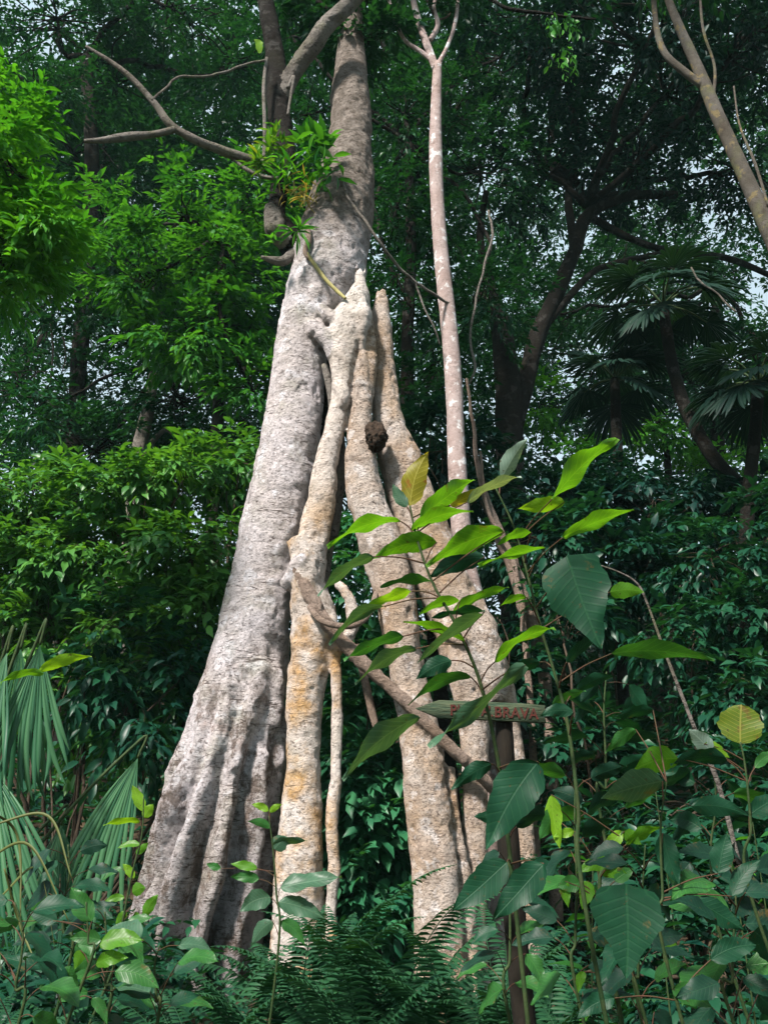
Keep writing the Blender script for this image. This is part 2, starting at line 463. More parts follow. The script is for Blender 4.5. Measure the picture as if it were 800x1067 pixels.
FUSE = []
def gauss(th, c, s):
    d = (th-c+math.pi) % (2*math.pi)-math.pi
    return np.exp(-(d/s)**2)
def base_flutes(th, s, B):
    z = B[..., 2]; a = ss(4.2, .2, z)                    # stronger towards the ground
    wv = .18*fbm(B*.9, 31)
    m = 1 - 1.25*a*(.50*gauss(th, -.62+wv, .20)+.46*gauss(th, -.02+wv, .17)+.40*gauss(th, .55+wv, .15)+.34*gauss(th, 1.1, .16)+.3*gauss(th, -1.25+wv, .16))
    m = m + a*.10*(gauss(th, -.3, .25)+gauss(th, .28, .22)+gauss(th, .85, .2))
    c1 = ss(.30, .55, -vnoise(B*np.array([3.2, 3.2, 2.0]), 77))*ss(1.2, 2.2, z)*ss(4.6, 3.4, z)   # rotted pockets in the bark
    return m - .12*c1
A_st = [(330,388,210,10.5),(308,384,250,10.4),(303,380,285,10.33),(293,357,325,10.30),(286,341,370),(279,337,420),(268,332,480),(253,320,540),(241,309,600),
        (227,304,650),(214,303,700),(197,301,750),(178,297,800),(160,292,850),(150,287,900),(140,280,950),(128,274,1000),(112,272,1050),(100,272,1090)]
trunk('trunk', A_st, MB_A, fig, 10.3, 112, 16, .95, .045, base_flutes, 0, 1)
T_st = [(358,376,-10,10.9),(354,378,25,10.85),(350,381,60,10.8),(345,386,100,10.7),(341,388,150,10.6),(327,389,195,10.52),(315,384,235,10.45),(318,370,270,10.4),(318,350,310,10.35)]
trunk('upper_trunk', T_st, MB_A, fig, 10.5, 64, 14, .95, .07, None, 0, 2)
B_st = [(370,381,292),(362,385,306),(350,387,325),(342,387,342),(342,381,360),(344,374,380),(346,370,400),(344,368,422),(337,360,450),(327,351,485),(319,349,525),(308,339,580),
        (303,337,610),(302,350,650),(301,346,680),(300,338,720),(298,336,760),(297,335,810),(292,335,860),(287,335,910),(285,335,960),(281,336,1010),(276,340,1055)]
def b_bulge(th, s, B):
    return 1 + .10*ss(.25, .7, vnoise(B*np.array([3, 3, 2.2]), 91))*1.2 - .12*gauss(th, .35+.4*vnoise(B*.8, 4), .16)*ss(.5, .8, s)
trunk('stem', B_st, MB_B, fig, 9.95, 72, 16, .95, .09, b_bulge, .26, 3)
C_st = [(368,383,350),(366,386,400),(362,389,440),(360,393,480),(362,401,520),(373,415,560),(385,428,600),(394,435,640),(402,440,680),(409,447,720),
        (414,456,760),(419,464,800),(424,472,850),(429,478,900),(431,482,950),(431,486,1000),(430,492,1048)]
def c_fl(th, s, B):
    return 1 - .16*gauss(th, .1+.5*vnoise(B*.7, 14), .2)*ss(.45, .7, s) - .10*ss(.2, .6, vnoise(B*np.array([5, 5, 2.]), 23))
trunk('stem', C_st, MB_C, fig, 9.9, 64, 14, .95, .07, c_fl, 0, 5)
D_st = [(392,402,307),(388,406,325),(385,410,360),(386,414,400),(389,422,440),(395,438,480),(404,453,520),(416,469,560),(430,486,600),(446,506,640),(460,524,680),(474,530,712),(486,528,735)]
trunk('stem', D_st, MB_C, fig, 10.2, 64, 14, .9, .07, None, .1, 7)
trunk('stem', [(456,506,655),(464,514,690),(472,514,730),(479,510,770),(481,508,820),(482,508,880),(484,507,940),(484,508,1000),(480,514,1048)], MB_C, fig, 10.1, 40, 12, .9, .08, None, 0, 8)
trunk('stem', [(486,526,680),(503,537,720),(514,544,770),(521,551,820),(528,557,870),(533,561,930),(534,566,1000),(530,572,1048)], MB_C, fig, 10.35, 40, 12, .9, .08, None, 0, 9)
trunk('buttress_root', [(455,474,800),(461,481,860),(468,493,920),(474,499,980),(474,506,1045)], MB_C, fig, 9.95, 32, 10, .9, .08, None, 0, 10)
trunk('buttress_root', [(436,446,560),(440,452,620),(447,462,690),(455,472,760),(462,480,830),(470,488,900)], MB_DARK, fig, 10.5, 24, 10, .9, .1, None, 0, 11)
# knots where the stems fused, broken arms
for pp, ww, mt_, sd_ in [([(316,312,10.15),(330,322,9.95),(345,330,9.86),(358,335,9.86),(370,338,9.9)], [22,17,15,18,22], MB_A, 15),
        ([(318,330,10.15),(330,342,9.95),(342,354,9.9),(352,368,9.92)], [24,19,18,20], MB_A, 16),
        ([(374,300,9.85),(377,318,9.8),(378,330,9.78),(376,346,9.8),(376,362,9.86)], [9,12,15,11,10], MB_B, 17),
        ([(330,292,10.1),(328,304,10.02),(326,318,10.0)], [16,20,16], MB_A, 18),
        ([(352,398,9.86),(358,410,9.8),(357,424,9.84)], [12,15,11], MB_B, 19),
        ([(296,612,9.95),(306,600,9.85),(314,585,9.76),(320,572,9.8)], [14,18,20,14], MB_A, 20),
        ([(345,640,9.9),(340,655,9.8),(330,672,9.82)], [14,18,14], MB_B, 21),
        ([(455,640,10.1),(470,655,9.95),(486,672,9.95),(500,680,10.1)], [16,20,22,18], MB_C, 22)]:
    trunk('knot', pxpath(pp, ww), mt_, fig, 10, 30, 12, .95, .24, None, 0, sd_)
trunk('knot', [(395,412,560,9.8),(388,410,580,9.78),(392,418,604,9.8),(402,420,630,9.9)], MB_C, fig, 9.8, 26, 10, .7, .28, None, 0, 18)
trunk('knot', [(296,318,560),(302,330,578),(304,332,600),(306,326,622)], MB_B, fig, 9.82, 32, 10, .7, .16, None, 0, 13)
trunk('knot', [(376,388,330),(377,392,350),(376,393,380),(374,390,410),(372,386,440)], MB_C, fig, 9.95, 32, 10, .9, .12, None, 0, 14)
# aerial roots
def root(px, w, Y, mat=MB_B, seed=20, seg=18, name='aerial_root', rough=.10):
    st = []
    for i, (x, y) in enumerate(px):
        ww = w if np.isscalar(w) else w[i]
        yy = Y if np.isscalar(Y) else Y[i]
        st.append((x-ww/2, x+ww/2, y, yy))
    return trunk(name, st, mat, fig, 10, seg, 10, 1.0, rough, None, 0, seed)
root([(349,676),(351,740),(350,800),(346,850),(348,905),(345,960),(346,1045)], [10,12,12,13,12,13,16], 9.85, MB_B, 21)
root([(356,488),(350,530),(343,570),(338,610),(336,640)], 10, 10.2, MB_TOP, 22)
root([(352,440),(356,480),(352,520),(347,560)], 11, 10.15, MB_TOP, 23)
root([(310,594),(322,618),(340,648),(372,684),(412,722),(452,762),(496,804),(520,830)], [12,14,14,15,14,14,13,12], [9.75,9.72,9.7,9.7,9.68,9.7,9.8,10], MB_LIANA, 24)
root([(322,632),(334,646),(352,652),(370,651),(384,640),(392,618)], [6,7,7,7,6,6], [9.65,9.55,9.5,9.5,9.6,9.8], MB_LIANA, 25)
root([(350,606),(362,622),(368,642),(364,662),(352,676)], [9,13,15,13,12], 9.95, MB_B, 26)
root([(372,672),(378,700),(386,735),(395,770)], [9,9,9,8], 10.0, MB_LIANA, 27)
root([(343,690),(360,664),(372,652)], [14,12,8], 9.95, MB_B, 28)
root([(330,350),(336,400),(336,450),(330,500),(322,560)], [20,26,26,22,16], 10.55, MB_DARK, 61, 20, 'stem')  # near-black stem added behind to put shade into the hollow
root([(338,380),(346,420),(344,470),(338,515)], [7,8,8,6], 10.15, MB_TOP, 29)
root([(318,262),(328,276),(340,292),(352,304),(360,311)], [4,4,4,4,3], [9.86,9.83,9.82,9.8,9.74], plain('root_yellow', (.33, .30, .12), (.22, .2, .09), 20), 31, 10)
root([(320,235),(322,250),(318,262),(322,270)], [6,6,5,4], [9.86,9.86,9.85,9.85], MB_LIANA, 32, 10)
# limbs at the top left
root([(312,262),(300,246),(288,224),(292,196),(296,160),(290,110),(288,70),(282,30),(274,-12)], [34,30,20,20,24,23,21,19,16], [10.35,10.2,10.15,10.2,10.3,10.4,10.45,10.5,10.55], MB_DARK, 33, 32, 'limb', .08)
root([(286,128),(296,98),(308,72),(324,50),(340,27),(356,12),(380,-12)], [8,14,18,19,18,17,15], [10.42,10.38,10.3,10.2,10.1,10.05,10], MB_TOP, 34, 28, 'limb', .06)
root([(300,250),(288,240),(284,222),(280,214)], [26,24,20,10], [10.2,10.05,10,10], MB_TOP, 35, 24, 'limb', .14)
root([(282,176),(262,168),(232,157),(204,146),(178,130),(163,110),(140,84),(118,66),(90,48)], [12,11,10,9,8,7,6,5,2.5], [10.2,10.0,9.8,9.6,9.5,9.45,9.4,9.35,9.3], MB_TOP, 36, 20, 'limb', .10)
root([(182,135),(160,140),(130,143),(108,146),(88,147)], [7,7,9,7,4], [9.5,9.45,9.4,9.3,9.25], MB_TOP, 37, 20, 'limb', .14)
root([(306,264),(296,272),(284,271),(272,268)], [12,11,8,4], [10.2,10.1,10.05,10], MB_TOP, 38, 16, 'limb', .15)
root([(300,92),(306,80),(303,100),(300,120)], [4,4,3,3], 10.15, MB_TOP, 39, 8)
root([(274,180),(276,140),(275,90),(278,60)], [4,4,4,3], 10.05, MB_TOP, 40, 8)
root([(240,163),(256,176),(274,184),(290,186)], [3,4,4,4], 9.9, MB_TOP, 41, 8)
def fuse():
    # grow all thick stems together with one voxel skin, then hand every face back to the stem it belongs to
    V = []; P4 = []; P3 = []; n = 0
    for nm, v, pl, C, mt in FUSE:
        V.append(v)
        for p in pl: (P3 if p.shape[1] == 3 else P4).append(p+n)
        n += len(v)
    tmp = mesh_obj('fusing', np.vstack(V), [np.concatenate(P4), np.concatenate(P3)], None)
    m = tmp.modifiers.new('r', 'REMESH'); m.mode = 'VOXEL'; m.voxel_size = .021; m.adaptivity = 0
    m = tmp.modifiers.new('s', 'SMOOTH'); m.factor = .5; m.iterations = 7
    bpy.context.view_layer.update()
    me = bpy.data.meshes.new_from_object(tmp.evaluated_get(bpy.context.evaluated_depsgraph_get()))
    bpy.data.objects.remove(tmp)
    nv = len(me.vertices); co = np.empty(nv*3, np.float32); me.vertices.foreach_get('co', co); co = co.reshape(-1, 3).astype(float)
    no = np.empty(nv*3, np.float32); me.vertex_normals.foreach_get('vector', no); no = no.reshape(-1, 3).astype(float)
    nl = len(me.loops); li = np.empty(nl, np.int32); me.loops.foreach_get('vertex_index', li)
    lt_ = np.empty(len(me.polygons), np.int32); me.polygons.foreach_get('loop_total', lt_)
    assert (lt_ == 4).all()
    q = li.reshape(-1, 4); bpy.data.meshes.remove(me)
    fc = co[q].mean(1)
    MAINS = [k for k, f_ in enumerate(FUSE) if f_[0] in ('trunk', 'stem', 'buttress_root')]
    b1 = np.full(len(fc), 1e9); b2 = np.full(len(fc), 1e9)
    best = np.full(len(fc), 1e9); who = np.zeros(len(fc), int)
    for k, (nm, v, pl, C, mt) in enumerate(FUSE):
        Cs = C[::3]
        lo = Cs[:, :3].min(0)-Cs[:, 3].max()*1.6; hi = Cs[:, :3].max(0)+Cs[:, 3].max()*1.6
        idx = np.where(((fc > lo) & (fc < hi)).all(1))[0]
        for a in range(0, len(idx), 20000):
            ii_ = idx[a:a+20000]
            d = np.linalg.norm(fc[ii_][:, None]-Cs[None, :, :3], axis=2)-Cs[None, :, 3]
            d = d.min(1)
            if k in MAINS:
                o1, o2 = b1[ii_], b2[ii_]
                b2[ii_] = np.minimum(o2, np.maximum(o1, d)); b1[ii_] = np.minimum(o1, d)
            w_ = d < best[ii_]
            best[ii_[w_]] = d[w_]; who[ii_[w_]] = k
    ok = np.isin(who, MAINS).astype(float)
    fs = np.exp(-((b2-b1)/.035)**2)*ok
    acc = np.zeros(nv); cnt = np.zeros(nv)
    for c_ in range(4):
        np.add.at(acc, q[:, c_], fs); np.add.at(cnt, q[:, c_], 1)
    seam = acc/np.maximum(cnt, 1)
    rid = vnoise(co*np.array([6, 6, 5.]), 41)
    d = .010*fbm(co*4.5, 11, 3)+.0055*fbm(co*18, 19, 3)-.022*ss(.55, .85, fbm(co*np.array([9, 9, 7.]), 29, 2))
    d = d+.006*(1-2*np.abs(vnoise(co*np.array([3.5, 3.5, 14.]), 55)))*ss(0, .5, rid)
    co = co+no*(d[:, None]*.85-.05*seam[:, None])
    for k, (nm, v, pl, C, mt) in enumerate(FUSE):
        f = q[who == k]
        if len(f) < 8: continue
        u_, inv = np.unique(f.ravel(), return_inverse=True)
        mesh_obj(nm, co[u_], [inv.reshape(-1, 4)], mt, fig)
fuse(); FUSE = None
# crown high above the frame and a dark collar of leaves at the top of the trunk
Lf = Leaves(); Gf = Geo()
foliage(Lf, Gf, [(372,15,11.2,55,38,.8,16),(300,-60,10.6,110,60,1.2,26),(400,-70,11.2,120,60,1.5,26),(385,45,11.1,26,30,.4,8)], P(366,20,10.85), .15, .42, 8, limb=.05, seed=5)
Gf.build('branch', MB_DARK, fig); Lf.build('crown', T_NEAR, L_DARK, fig)

# termite nest on the stems
def nest():
    n, m = 90, 60
    c = P(391, 456, 9.78); r = 13.5*M(455, 9.8)
    th = np.linspace(0, 2*math.pi, n, endpoint=False); ph = np.linspace(0, math.pi, m)
    TH, PH = np.meshgrid(th, ph)
    D = np.stack([np.sin(PH)*np.cos(TH), np.sin(PH)*np.sin(TH), np.cos(PH)], -1)
    R = r*(1+.22*fbm(D*1.8, 3)+.10*fbm(D*7, 8)+.05*fbm(D*20, 9))
    V = c + D*R[..., None]*np.array([.95, .9, 1.22])
    i = np.arange(m-1)[:, None]*n; j = np.arange(n)[None, :]; j2 = (j+1) % n
    q = np.stack([i+j, i+n+j, i+n+j2, i+j2], -1).reshape(-1, 4)
    o = mesh_obj('termite_nest', V.reshape(-1, 3), [q], M_NEST)
    tag(o, 'dark brown lumpy nest stuck between two pale stems of the fig', 'nest')
nest()

# ------------------------------------------------------------------ slender pale tree and other trees
def tree(name, label, loc): return thing(name, label, 'tree', loc)
def ttrunk(par, st, mat, Y, seg=28, seed=0, name='trunk', rough=.05):
    return trunk(name, st, mat, par, Y, seg, 12, 1.0, rough, None, 0, seed)


sl = tree('slender_tree', 'slender pale trunk with white lichen blotches, forking near the top, right of the fig', G0(500, 10.9))
ttrunk(sl, [(451,460,66),(448,460,120),(447,461,170),(449,463,220),(453,469,280),(459,476,340),(464,481,400),(466,484,460),(468,488,520),(472,494,580),(482,508,640),(492,520,700),(500,530,800),(505,538,900),(505,542,1010)], MB_E, 10.9, 32, 51)
for k, (pp, ww) in enumerate([([(454,72),(446,50),(436,22),(428,-10)], [8,8,7,6]), ([(455,68),(440,55),(422,42),(412,22),(403,-8)], [5,5,4,4,3]), ([(457,66),(466,48),(474,24),(478,-8)], [5,4,4,3]), ([(448,42),(456,26),(452,8),(456,-10)], [5,5,4,3])]):
    ttrunk(sl, pxpath(pp, ww), MB_E, 10.9, 12, 60+k, 'branch')
Lf = Leaves(); Gf = Geo()
foliage(Lf, Gf, [(440,-40,10.9,70,34,1.0,16),(470,10,11.1,30,24,.5,4)], P(456,20,10.9), .14, .42, 7, limb=.02, seed=50)
Gf.build('twig', M_TWIG, sl); Lf.build('crown', T_NEAR, L_DARK, sl)

lt = tree('leaning_tree', 'tree with yellow lichen bark leaning in from the top right corner', G0(1010, 8.6))
ttrunk(lt, pxpath([(688,-20),(706,25),(727,72),(746,118),(766,162),(790,215),(822,290),(880,440),(960,640),(1040,900)], [7,9,12,14,15,17,19,22,27,34]), MB_L, 8.6, 28, 71)
ttrunk(lt, pxpath([(733,90),(714,76),(692,55),(683,25),(680,-20)], [9,8,7,6,5]), MB_L, 8.6, 14, 72, 'branch')
ttrunk(lt, pxpath([(742,108),(744,70),(732,30),(728,-20)], [4,3,3,2]), MB_L, 8.7, 8, 73, 'branch')
ttrunk(lt, pxpath([(800,215),(786,170),(770,130),(764,90)], [3,3,2,2]), MB_L, 8.5, 8, 74, 'branch')
Lf = Leaves(); Gf = Geo()
foliage(Lf, Gf, [(700,-55,8.6,110,40,1.0,18),(600,-30,9.0,60,30,.8,9)], P(690,-10,8.6), .13, .42, 7, limb=.02, seed=77)
Gf.build('twig', M_TWIG, lt); Lf.build('crown', T_NEAR, L_DARK, lt)

def big_tree(name, label, px, Y, tst, mat, blobs, leaf, L, aspect=.42, near=False, limb=.06, k=9, per=10, droop=.25, extra=(), seed=0, top=None, clumps=1.35, jit=.5, spread=None):
    t = tree(name, label, G0(px, Y))
    ttrunk(t, tst, mat, Y, 24, seed, 'trunk', .08)
    for q, (pp, ww) in enumerate(extra):
        ttrunk(t, pxpath(pp, ww), mat, Y, 12, seed+q+1, 'limb', .09)
    Lv = Leaves(); G = Geo()
    o = P(*top, Y) if top is not None else P((tst[0][0]+tst[0][1])/2, tst[0][2], Y)
    foliage(Lv, G, blobs, o, L, aspect, k, spread, clumps, per, droop, jit, limb, seed)
    G.build('branch', MB_DARK, t)
    Lv.build('crown', T_NEAR if near else T_FAR, leaf, t)
    return t

# bright spray of leaves at the left edge (tree stands just outside the frame)
big_tree('sunlit_tree', 'bright yellow-green leafy crown hanging in at the upper left edge', -150, 8.2,
    pxpath([(-110,60),(-125,300),(-140,600),(-150,1100)], [18,24,30,36]), MB_DARK,
    [(2,125,8.2,38,28,.5,11),(14,180,8.2,46,36,.6,17),(30,238,8.1,42,32,.6,14),(8,290,8.2,44,34,.5,11),(50,262,8.3,30,22,.4,6),(-30,220,8.3,50,80,.6,14)],
    L_BRIGHT, .15, .34, True, .03, 9, 8, .3, seed=101, jit=.5)
big_tree('broadleaf_tree', 'mid-green tree with layered leaf sprays behind the left side of the fig', 215, 14.5,
    pxpath([(235,240),(232,340),(225,470),(215,700),(212,930)], [9,11,13,16,18]), MB_DARK,
    [(190,225,14.5,70,38,1.3,18),(150,285,14.2,62,34,1.2,16),(235,290,14.6,55,44,1.3,18),(195,350,14.2,70,34,1.2,16),(262,215,14.8,44,50,1.2,12),(255,360,14.8,40,50,1.2,12),(110,230,14.8,40,34,1,8),(265,410,14.6,30,30,1,8)],
    L_MID, .19, .40, True, .045, 8, 8, .25, seed=111)
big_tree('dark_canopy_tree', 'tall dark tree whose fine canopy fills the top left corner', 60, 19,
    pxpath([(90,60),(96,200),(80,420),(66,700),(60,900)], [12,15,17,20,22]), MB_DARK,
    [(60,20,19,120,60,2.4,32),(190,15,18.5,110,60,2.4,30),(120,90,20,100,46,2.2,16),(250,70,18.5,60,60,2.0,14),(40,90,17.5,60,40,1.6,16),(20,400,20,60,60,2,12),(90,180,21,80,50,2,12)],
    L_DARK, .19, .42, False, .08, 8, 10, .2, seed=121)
big_tree('leaning_grey_tree', 'short leaning grey trunk under dark leaves above the left shrub', 140, 17.5,
    pxpath([(160,390),(156,420),(149,450),(144,478),(136,560),(128,760)], [9,12,15,17,19,22]), MB_TOP,
    [(70,300,17.5,80,60,1.8,20),(40,430,17.8,70,50,1.8,16),(190,420,17.5,80,50,1.8,18),(130,350,18,80,46,1.8,15),(250,440,17.6,50,44,1.6,11),(100,470,18,90,30,1.6,16)],
    L_DARK, .18, .45, False, .05, 8, 9, .25, extra=[([(146,482),(158,462),(172,448),(180,452)], [7,6,5,4])], seed=131)
big_tree('centre_back_tree', 'light green tree filling the gap between the fig and the slender trunk', 430, 16,
    pxpath([(425,150),(428,260),(424,380),(428,600),(430,860)], [9,11,13,15,17]), MB_DARK,
    [(400,60,16.6,50,60,1.4,16),(470,120,16.8,50,70,1.4,16),(460,250,16.8,50,70,1.4,16),(420,120,16,46,60,1.4,14),(410,230,16,40,50,1.4,12),(500,180,17,60,70,1.6,16),(500,320,16,56,50,1.5,16),(425,320,16,40,40,1.3,12),(520,60,17,70,60,1.8,17),(440,420,16,60,50,1.4,16),(320,30,16.5,60,60,1.5,14),(320,120,17,40,50,1.4,10)],
    L_DARK, .16, .42, False, .05, 8, 9, .25, seed=141)
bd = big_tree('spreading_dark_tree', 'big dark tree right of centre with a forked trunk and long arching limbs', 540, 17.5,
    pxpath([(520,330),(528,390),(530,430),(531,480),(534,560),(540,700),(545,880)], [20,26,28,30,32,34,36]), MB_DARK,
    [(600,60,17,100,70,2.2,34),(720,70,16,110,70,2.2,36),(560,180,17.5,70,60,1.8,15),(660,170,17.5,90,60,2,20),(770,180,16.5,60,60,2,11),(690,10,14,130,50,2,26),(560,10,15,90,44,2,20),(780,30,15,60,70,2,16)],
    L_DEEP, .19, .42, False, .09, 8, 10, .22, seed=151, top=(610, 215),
    extra=[([(528,470),(545,410),(560,350),(582,300),(598,262),(612,225),(650,205),(705,203)], [22,18,17,16,15,13,11,8]), ([(598,262),(592,200),(602,150),(590,90)], [10,8,7,5]), ([(520,340),(512,300),(500,250),(506,200)], [14,10,8,6]), ([(612,225),(660,250),(700,262),(760,270),(830,300)], [8,8,7,7,6]), ([(560,350),(610,290),(640,275),(700,262)], [8,7,7,6])])
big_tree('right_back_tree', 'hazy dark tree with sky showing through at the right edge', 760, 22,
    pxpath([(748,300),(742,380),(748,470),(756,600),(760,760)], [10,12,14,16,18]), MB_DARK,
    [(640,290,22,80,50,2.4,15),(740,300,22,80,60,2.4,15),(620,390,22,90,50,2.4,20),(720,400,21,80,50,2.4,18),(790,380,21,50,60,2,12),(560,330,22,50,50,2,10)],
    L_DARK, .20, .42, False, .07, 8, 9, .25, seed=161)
big_tree('pale_back_tree', 'small yellow-green tree glowing behind the palms at right', 700, 20,
    pxpath([(690,440),(695,480),(700,600),(702,780)], [6,7,9,10]), MB_DARK,
    [(680,450,20,46,26,1.2,10),(748,488,20,40,24,1.2,9),(620,470,20.5,44,26,1.2,8),(560,420,20.5,36,30,1,6)],
    L_BRIGHT, .17, .42, False, .03, 8, 9, .25, seed=171)

ov = tree('added_shade_tree', 'unseen tree added above the camera to shade the lower right', (6.0, -1.5, Z(6.0, -1.5)))  # out-of-view canopy added to keep sun and sky off the lower right
Gt = Geo(); Gt.tube([(6, -1.5, -.3), (5.8, -1.3, 3), (5.2, -.9, 6.2), (4.2, -.4, 8.2)], .24, .10, 16, 10, .1); Gt.build('trunk', MB_DARK, ov)
Lf = Leaves(); Gf = Geo()
foliage(Lf, Gf, [(2.2, .2, 8.2, 2.2, 2.6, .8, 60, 'w'), (4.8, 1.0, 8.0, 2.6, 2.6, .9, 64, 'w'), (7.6, 2.2, 7.8, 2.4, 2.8, 1.0, 60, 'w'), (1.3, -1.8, 8.3, 2.2, 2.0, .8, 60, 'w'), (3.8, -1.6, 8.3, 2.4, 2.2, .8, 50, 'w')], np.array([4.2, -.4, 8.2]), .2, .45, 8, limb=.05, per=9, seed=700)
Gf.build('branch', MB_DARK, ov); Lf.build('crown', T_FAR, L_DARK, ov)

# far wood, one mass
Lv = Leaves(); G = Geo()
bl = []
for i in range(150):
    if i % 4 == 0: x = 330+500*rng.random(); y = 20+420*rng.random(); bl.append((x, y, 24+5*rng.random(), 70, 50, 2.4, 14))
    x = -150+1100*rng.random(); y = 60+430*rng.random(); Yk = 27+12*rng.random()
    bl.append((x, y, Yk, 75, 48, 2.6, 12 if y < 300 else 17))
for i in range(60):
    bl.append((-60+420*rng.random(), -10+330*rng.random(), 23+6*rng.random(), 60, 44, 2.2, 14))
for i in range(16):
    bl.append((-100+1000*(i+.5)/16, 500+20*rng.random(), 27+3*rng.random(), 60, 46, 2.4, 22)); bl.append((-100+1000*(i+.5)/16, 600+20*rng.random(), 24+3*rng.random(), 60, 60, 2.0, 22))
foliage(Lv, None, bl, P(400, 500, 30), .27, .45, 7, None, 1.0, 8, .2, .6, 0)
o = Lv.build('far_wood', T_FAR, L_DARK); tag(o, 'far wood on the hillside behind the trees', 'wood', None, 'stuff')

# ------------------------------------------------------------------ shrubs
def shrub(name, label, px, Y, blobs, leaf, L, aspect=.45, near=True, k=8, per=8, limb=.02, droop=.35, seed=0, group=None, nstem=5, jit=.5):
    b = G0(px, Y); t = thing(name, label, 'shrub', b, group)
    Lv = Leaves(); G = Geo()
    foliage(Lv, G, blobs, lambda c: b+np.array([.25*rng.normal(), .1*rng.normal(), 0]), L, aspect, k, None, 1.0, per, droop, jit, limb, seed)
    G.build('stem', M_TWIG, t); Lv.build('foliage', T_NEAR if near else T_FAR, leaf, t)
    return t
shrub('glossy_shrub', 'tall dense glossy green shrub left of the fig trunk', 120, 12.6,
    [(35,520,12.8,60,36,.9,20),(110,510,12.8,56,34,.9,20),(190,500,12.9,60,34,.9,22),(250,480,13.0,36,26,.8,11),(40,590,12.4,64,40,.9,22),(120,580,12.3,60,40,.9,22),(200,570,12.5,56,46,.9,24),(60,660,12.2,70,36,.9,16),(150,650,12.2,60,40,.9,18),(215,640,12.2,40,44,.8,14),(0,560,12.6,40,70,.9,16),(150,720,12.2,70,40,.8,14),(90,740,12.4,80,40,.9,12)],
    L_SHRUB, .19, .44, seed=201, per=9, limb=.03)
shrub('hanging_shrub', 'loose dark shrub with drooping leaves beside the fig base at left', 130, 11.2,
    [(110,650,11.2,50,30,.5,8),(160,690,11.2,44,36,.5,9),(90,700,11.0,46,36,.5,8),(150,750,11.0,40,34,.5,8),(205,690,11.3,26,40,.4,6)],
    L_UNDER, .20, .40, seed=211, per=5, limb=.015)
shrub('undergrowth_shrub', 'low teal-green leafy shrub seen through the gap between the fig stems', 385, 11.6,
    [(385,740,11.8,40,40,.5,16),(385,810,11.3,44,44,.5,22),(390,870,11.1,44,40,.5,22),(385,930,10.9,50,40,.5,20),(380,680,12.4,36,36,.5,7),(385,600,12.8,34,44,.5,9),(385,545,13,26,26,.5,7),(480,880,11.7,60,60,.5,10)],
    leafmat('leaf_gap', (.010, .080, .042), (.045, .19, .075), .3, .4), .21, .48, seed=221, per=7, limb=.012)
right_shrubs = [
    ('dark shrub just right of the slender trunk, behind the big hanging leaf', 600, 12.5, [(560,560,12.8,60,40,.9,15),(640,570,12.6,60,44,.9,16),(580,640,12.2,60,44,.9,15),(540,720,12,60,50,.8,13),(600,800,11.6,60,60,.8,14)], L_UNDER, .19),
    ('broad dark shrub covering the bank at the far right edge', 760, 11.0, [(740,580,11.6,70,44,.9,17),(790,640,11,60,50,.8,16),(720,660,11.2,60,44,.8,15),(760,720,10.6,70,40,.8,16),(800,560,11.8,50,50,.9,10)], L_UNDER, .17),
    ('deep shaded shrub low on the bank under the palms', 680, 13.5, [(680,520,13.8,80,36,1,20),(770,530,13.5,70,36,1,18),(660,610,13,70,44,1,18),(580,520,14,60,30,1,14),(620,500,14.5,60,26,1,12),(500,520,14,60,40,1,14),(460,470,14.5,60,40,1,16)], L_DEEP, .20),
    ('loose mid-green shrub at the bottom right behind the broad leaves', 690, 7.5, [(620,900,7.6,60,40,.5,10),(690,940,7.2,70,50,.5,11),(770,900,7.2,60,50,.5,10),(700,850,8,80,40,.5,10),(780,820,7.6,50,50,.5,9),(620,1010,6.8,70,50,.5,9),(740,1030,6.4,80,50,.5,10)], L_UNDER, .13)]
for q, (lb, px, Y, blobs, lm, L) in enumerate(right_shrubs):
    shrub('bank_shrub', lb, px, Y, blobs, lm, L, seed=231+q*7, per=8, group='dark shrubs on the right bank')

# ground cover: leaves of seedlings all over the floor
def cover(name, label, n, x0, x1, y0, y1, L, mat, hmax, tm=T_NEAR):
    Lv = Leaves()
    x = rng.uniform(x0, x1, n); y = rng.uniform(y0, y1, n)
    S = np.stack([x, y, terr(x, y)+rng.random(n)**1.5*hmax*(1+.8*ss(2, 3.5, np.abs(x+.4))*(name == 'ground_cover'))], -1)
    ang = rng.random(n)*6.283
    O = np.stack([np.cos(ang), np.sin(ang), .2+0*ang], -1)
    sprays(Lv, S, O, 6, L, .45, L*1.8, .3)
    o = Lv.build(name, tm, mat); tag(o, label, 'ground cover', None, 'stuff')
cover('ground_cover', 'dark leafy ground cover on the forest floor', 5200, -8, 9, 4.5, 15, .14, L_UNDER, .30)
cover('corner_cover', 'dense leafy ground cover in the lower left corner', 1500, -5.5, -1.8, 6, 11.5, .17, L_UNDER, .75)
cover('hillside_cover', 'dark leafy undergrowth covering the hillside behind', 13000, -22, 26, 14, 34, .30, L_DARK, 2.4, T_FAR)

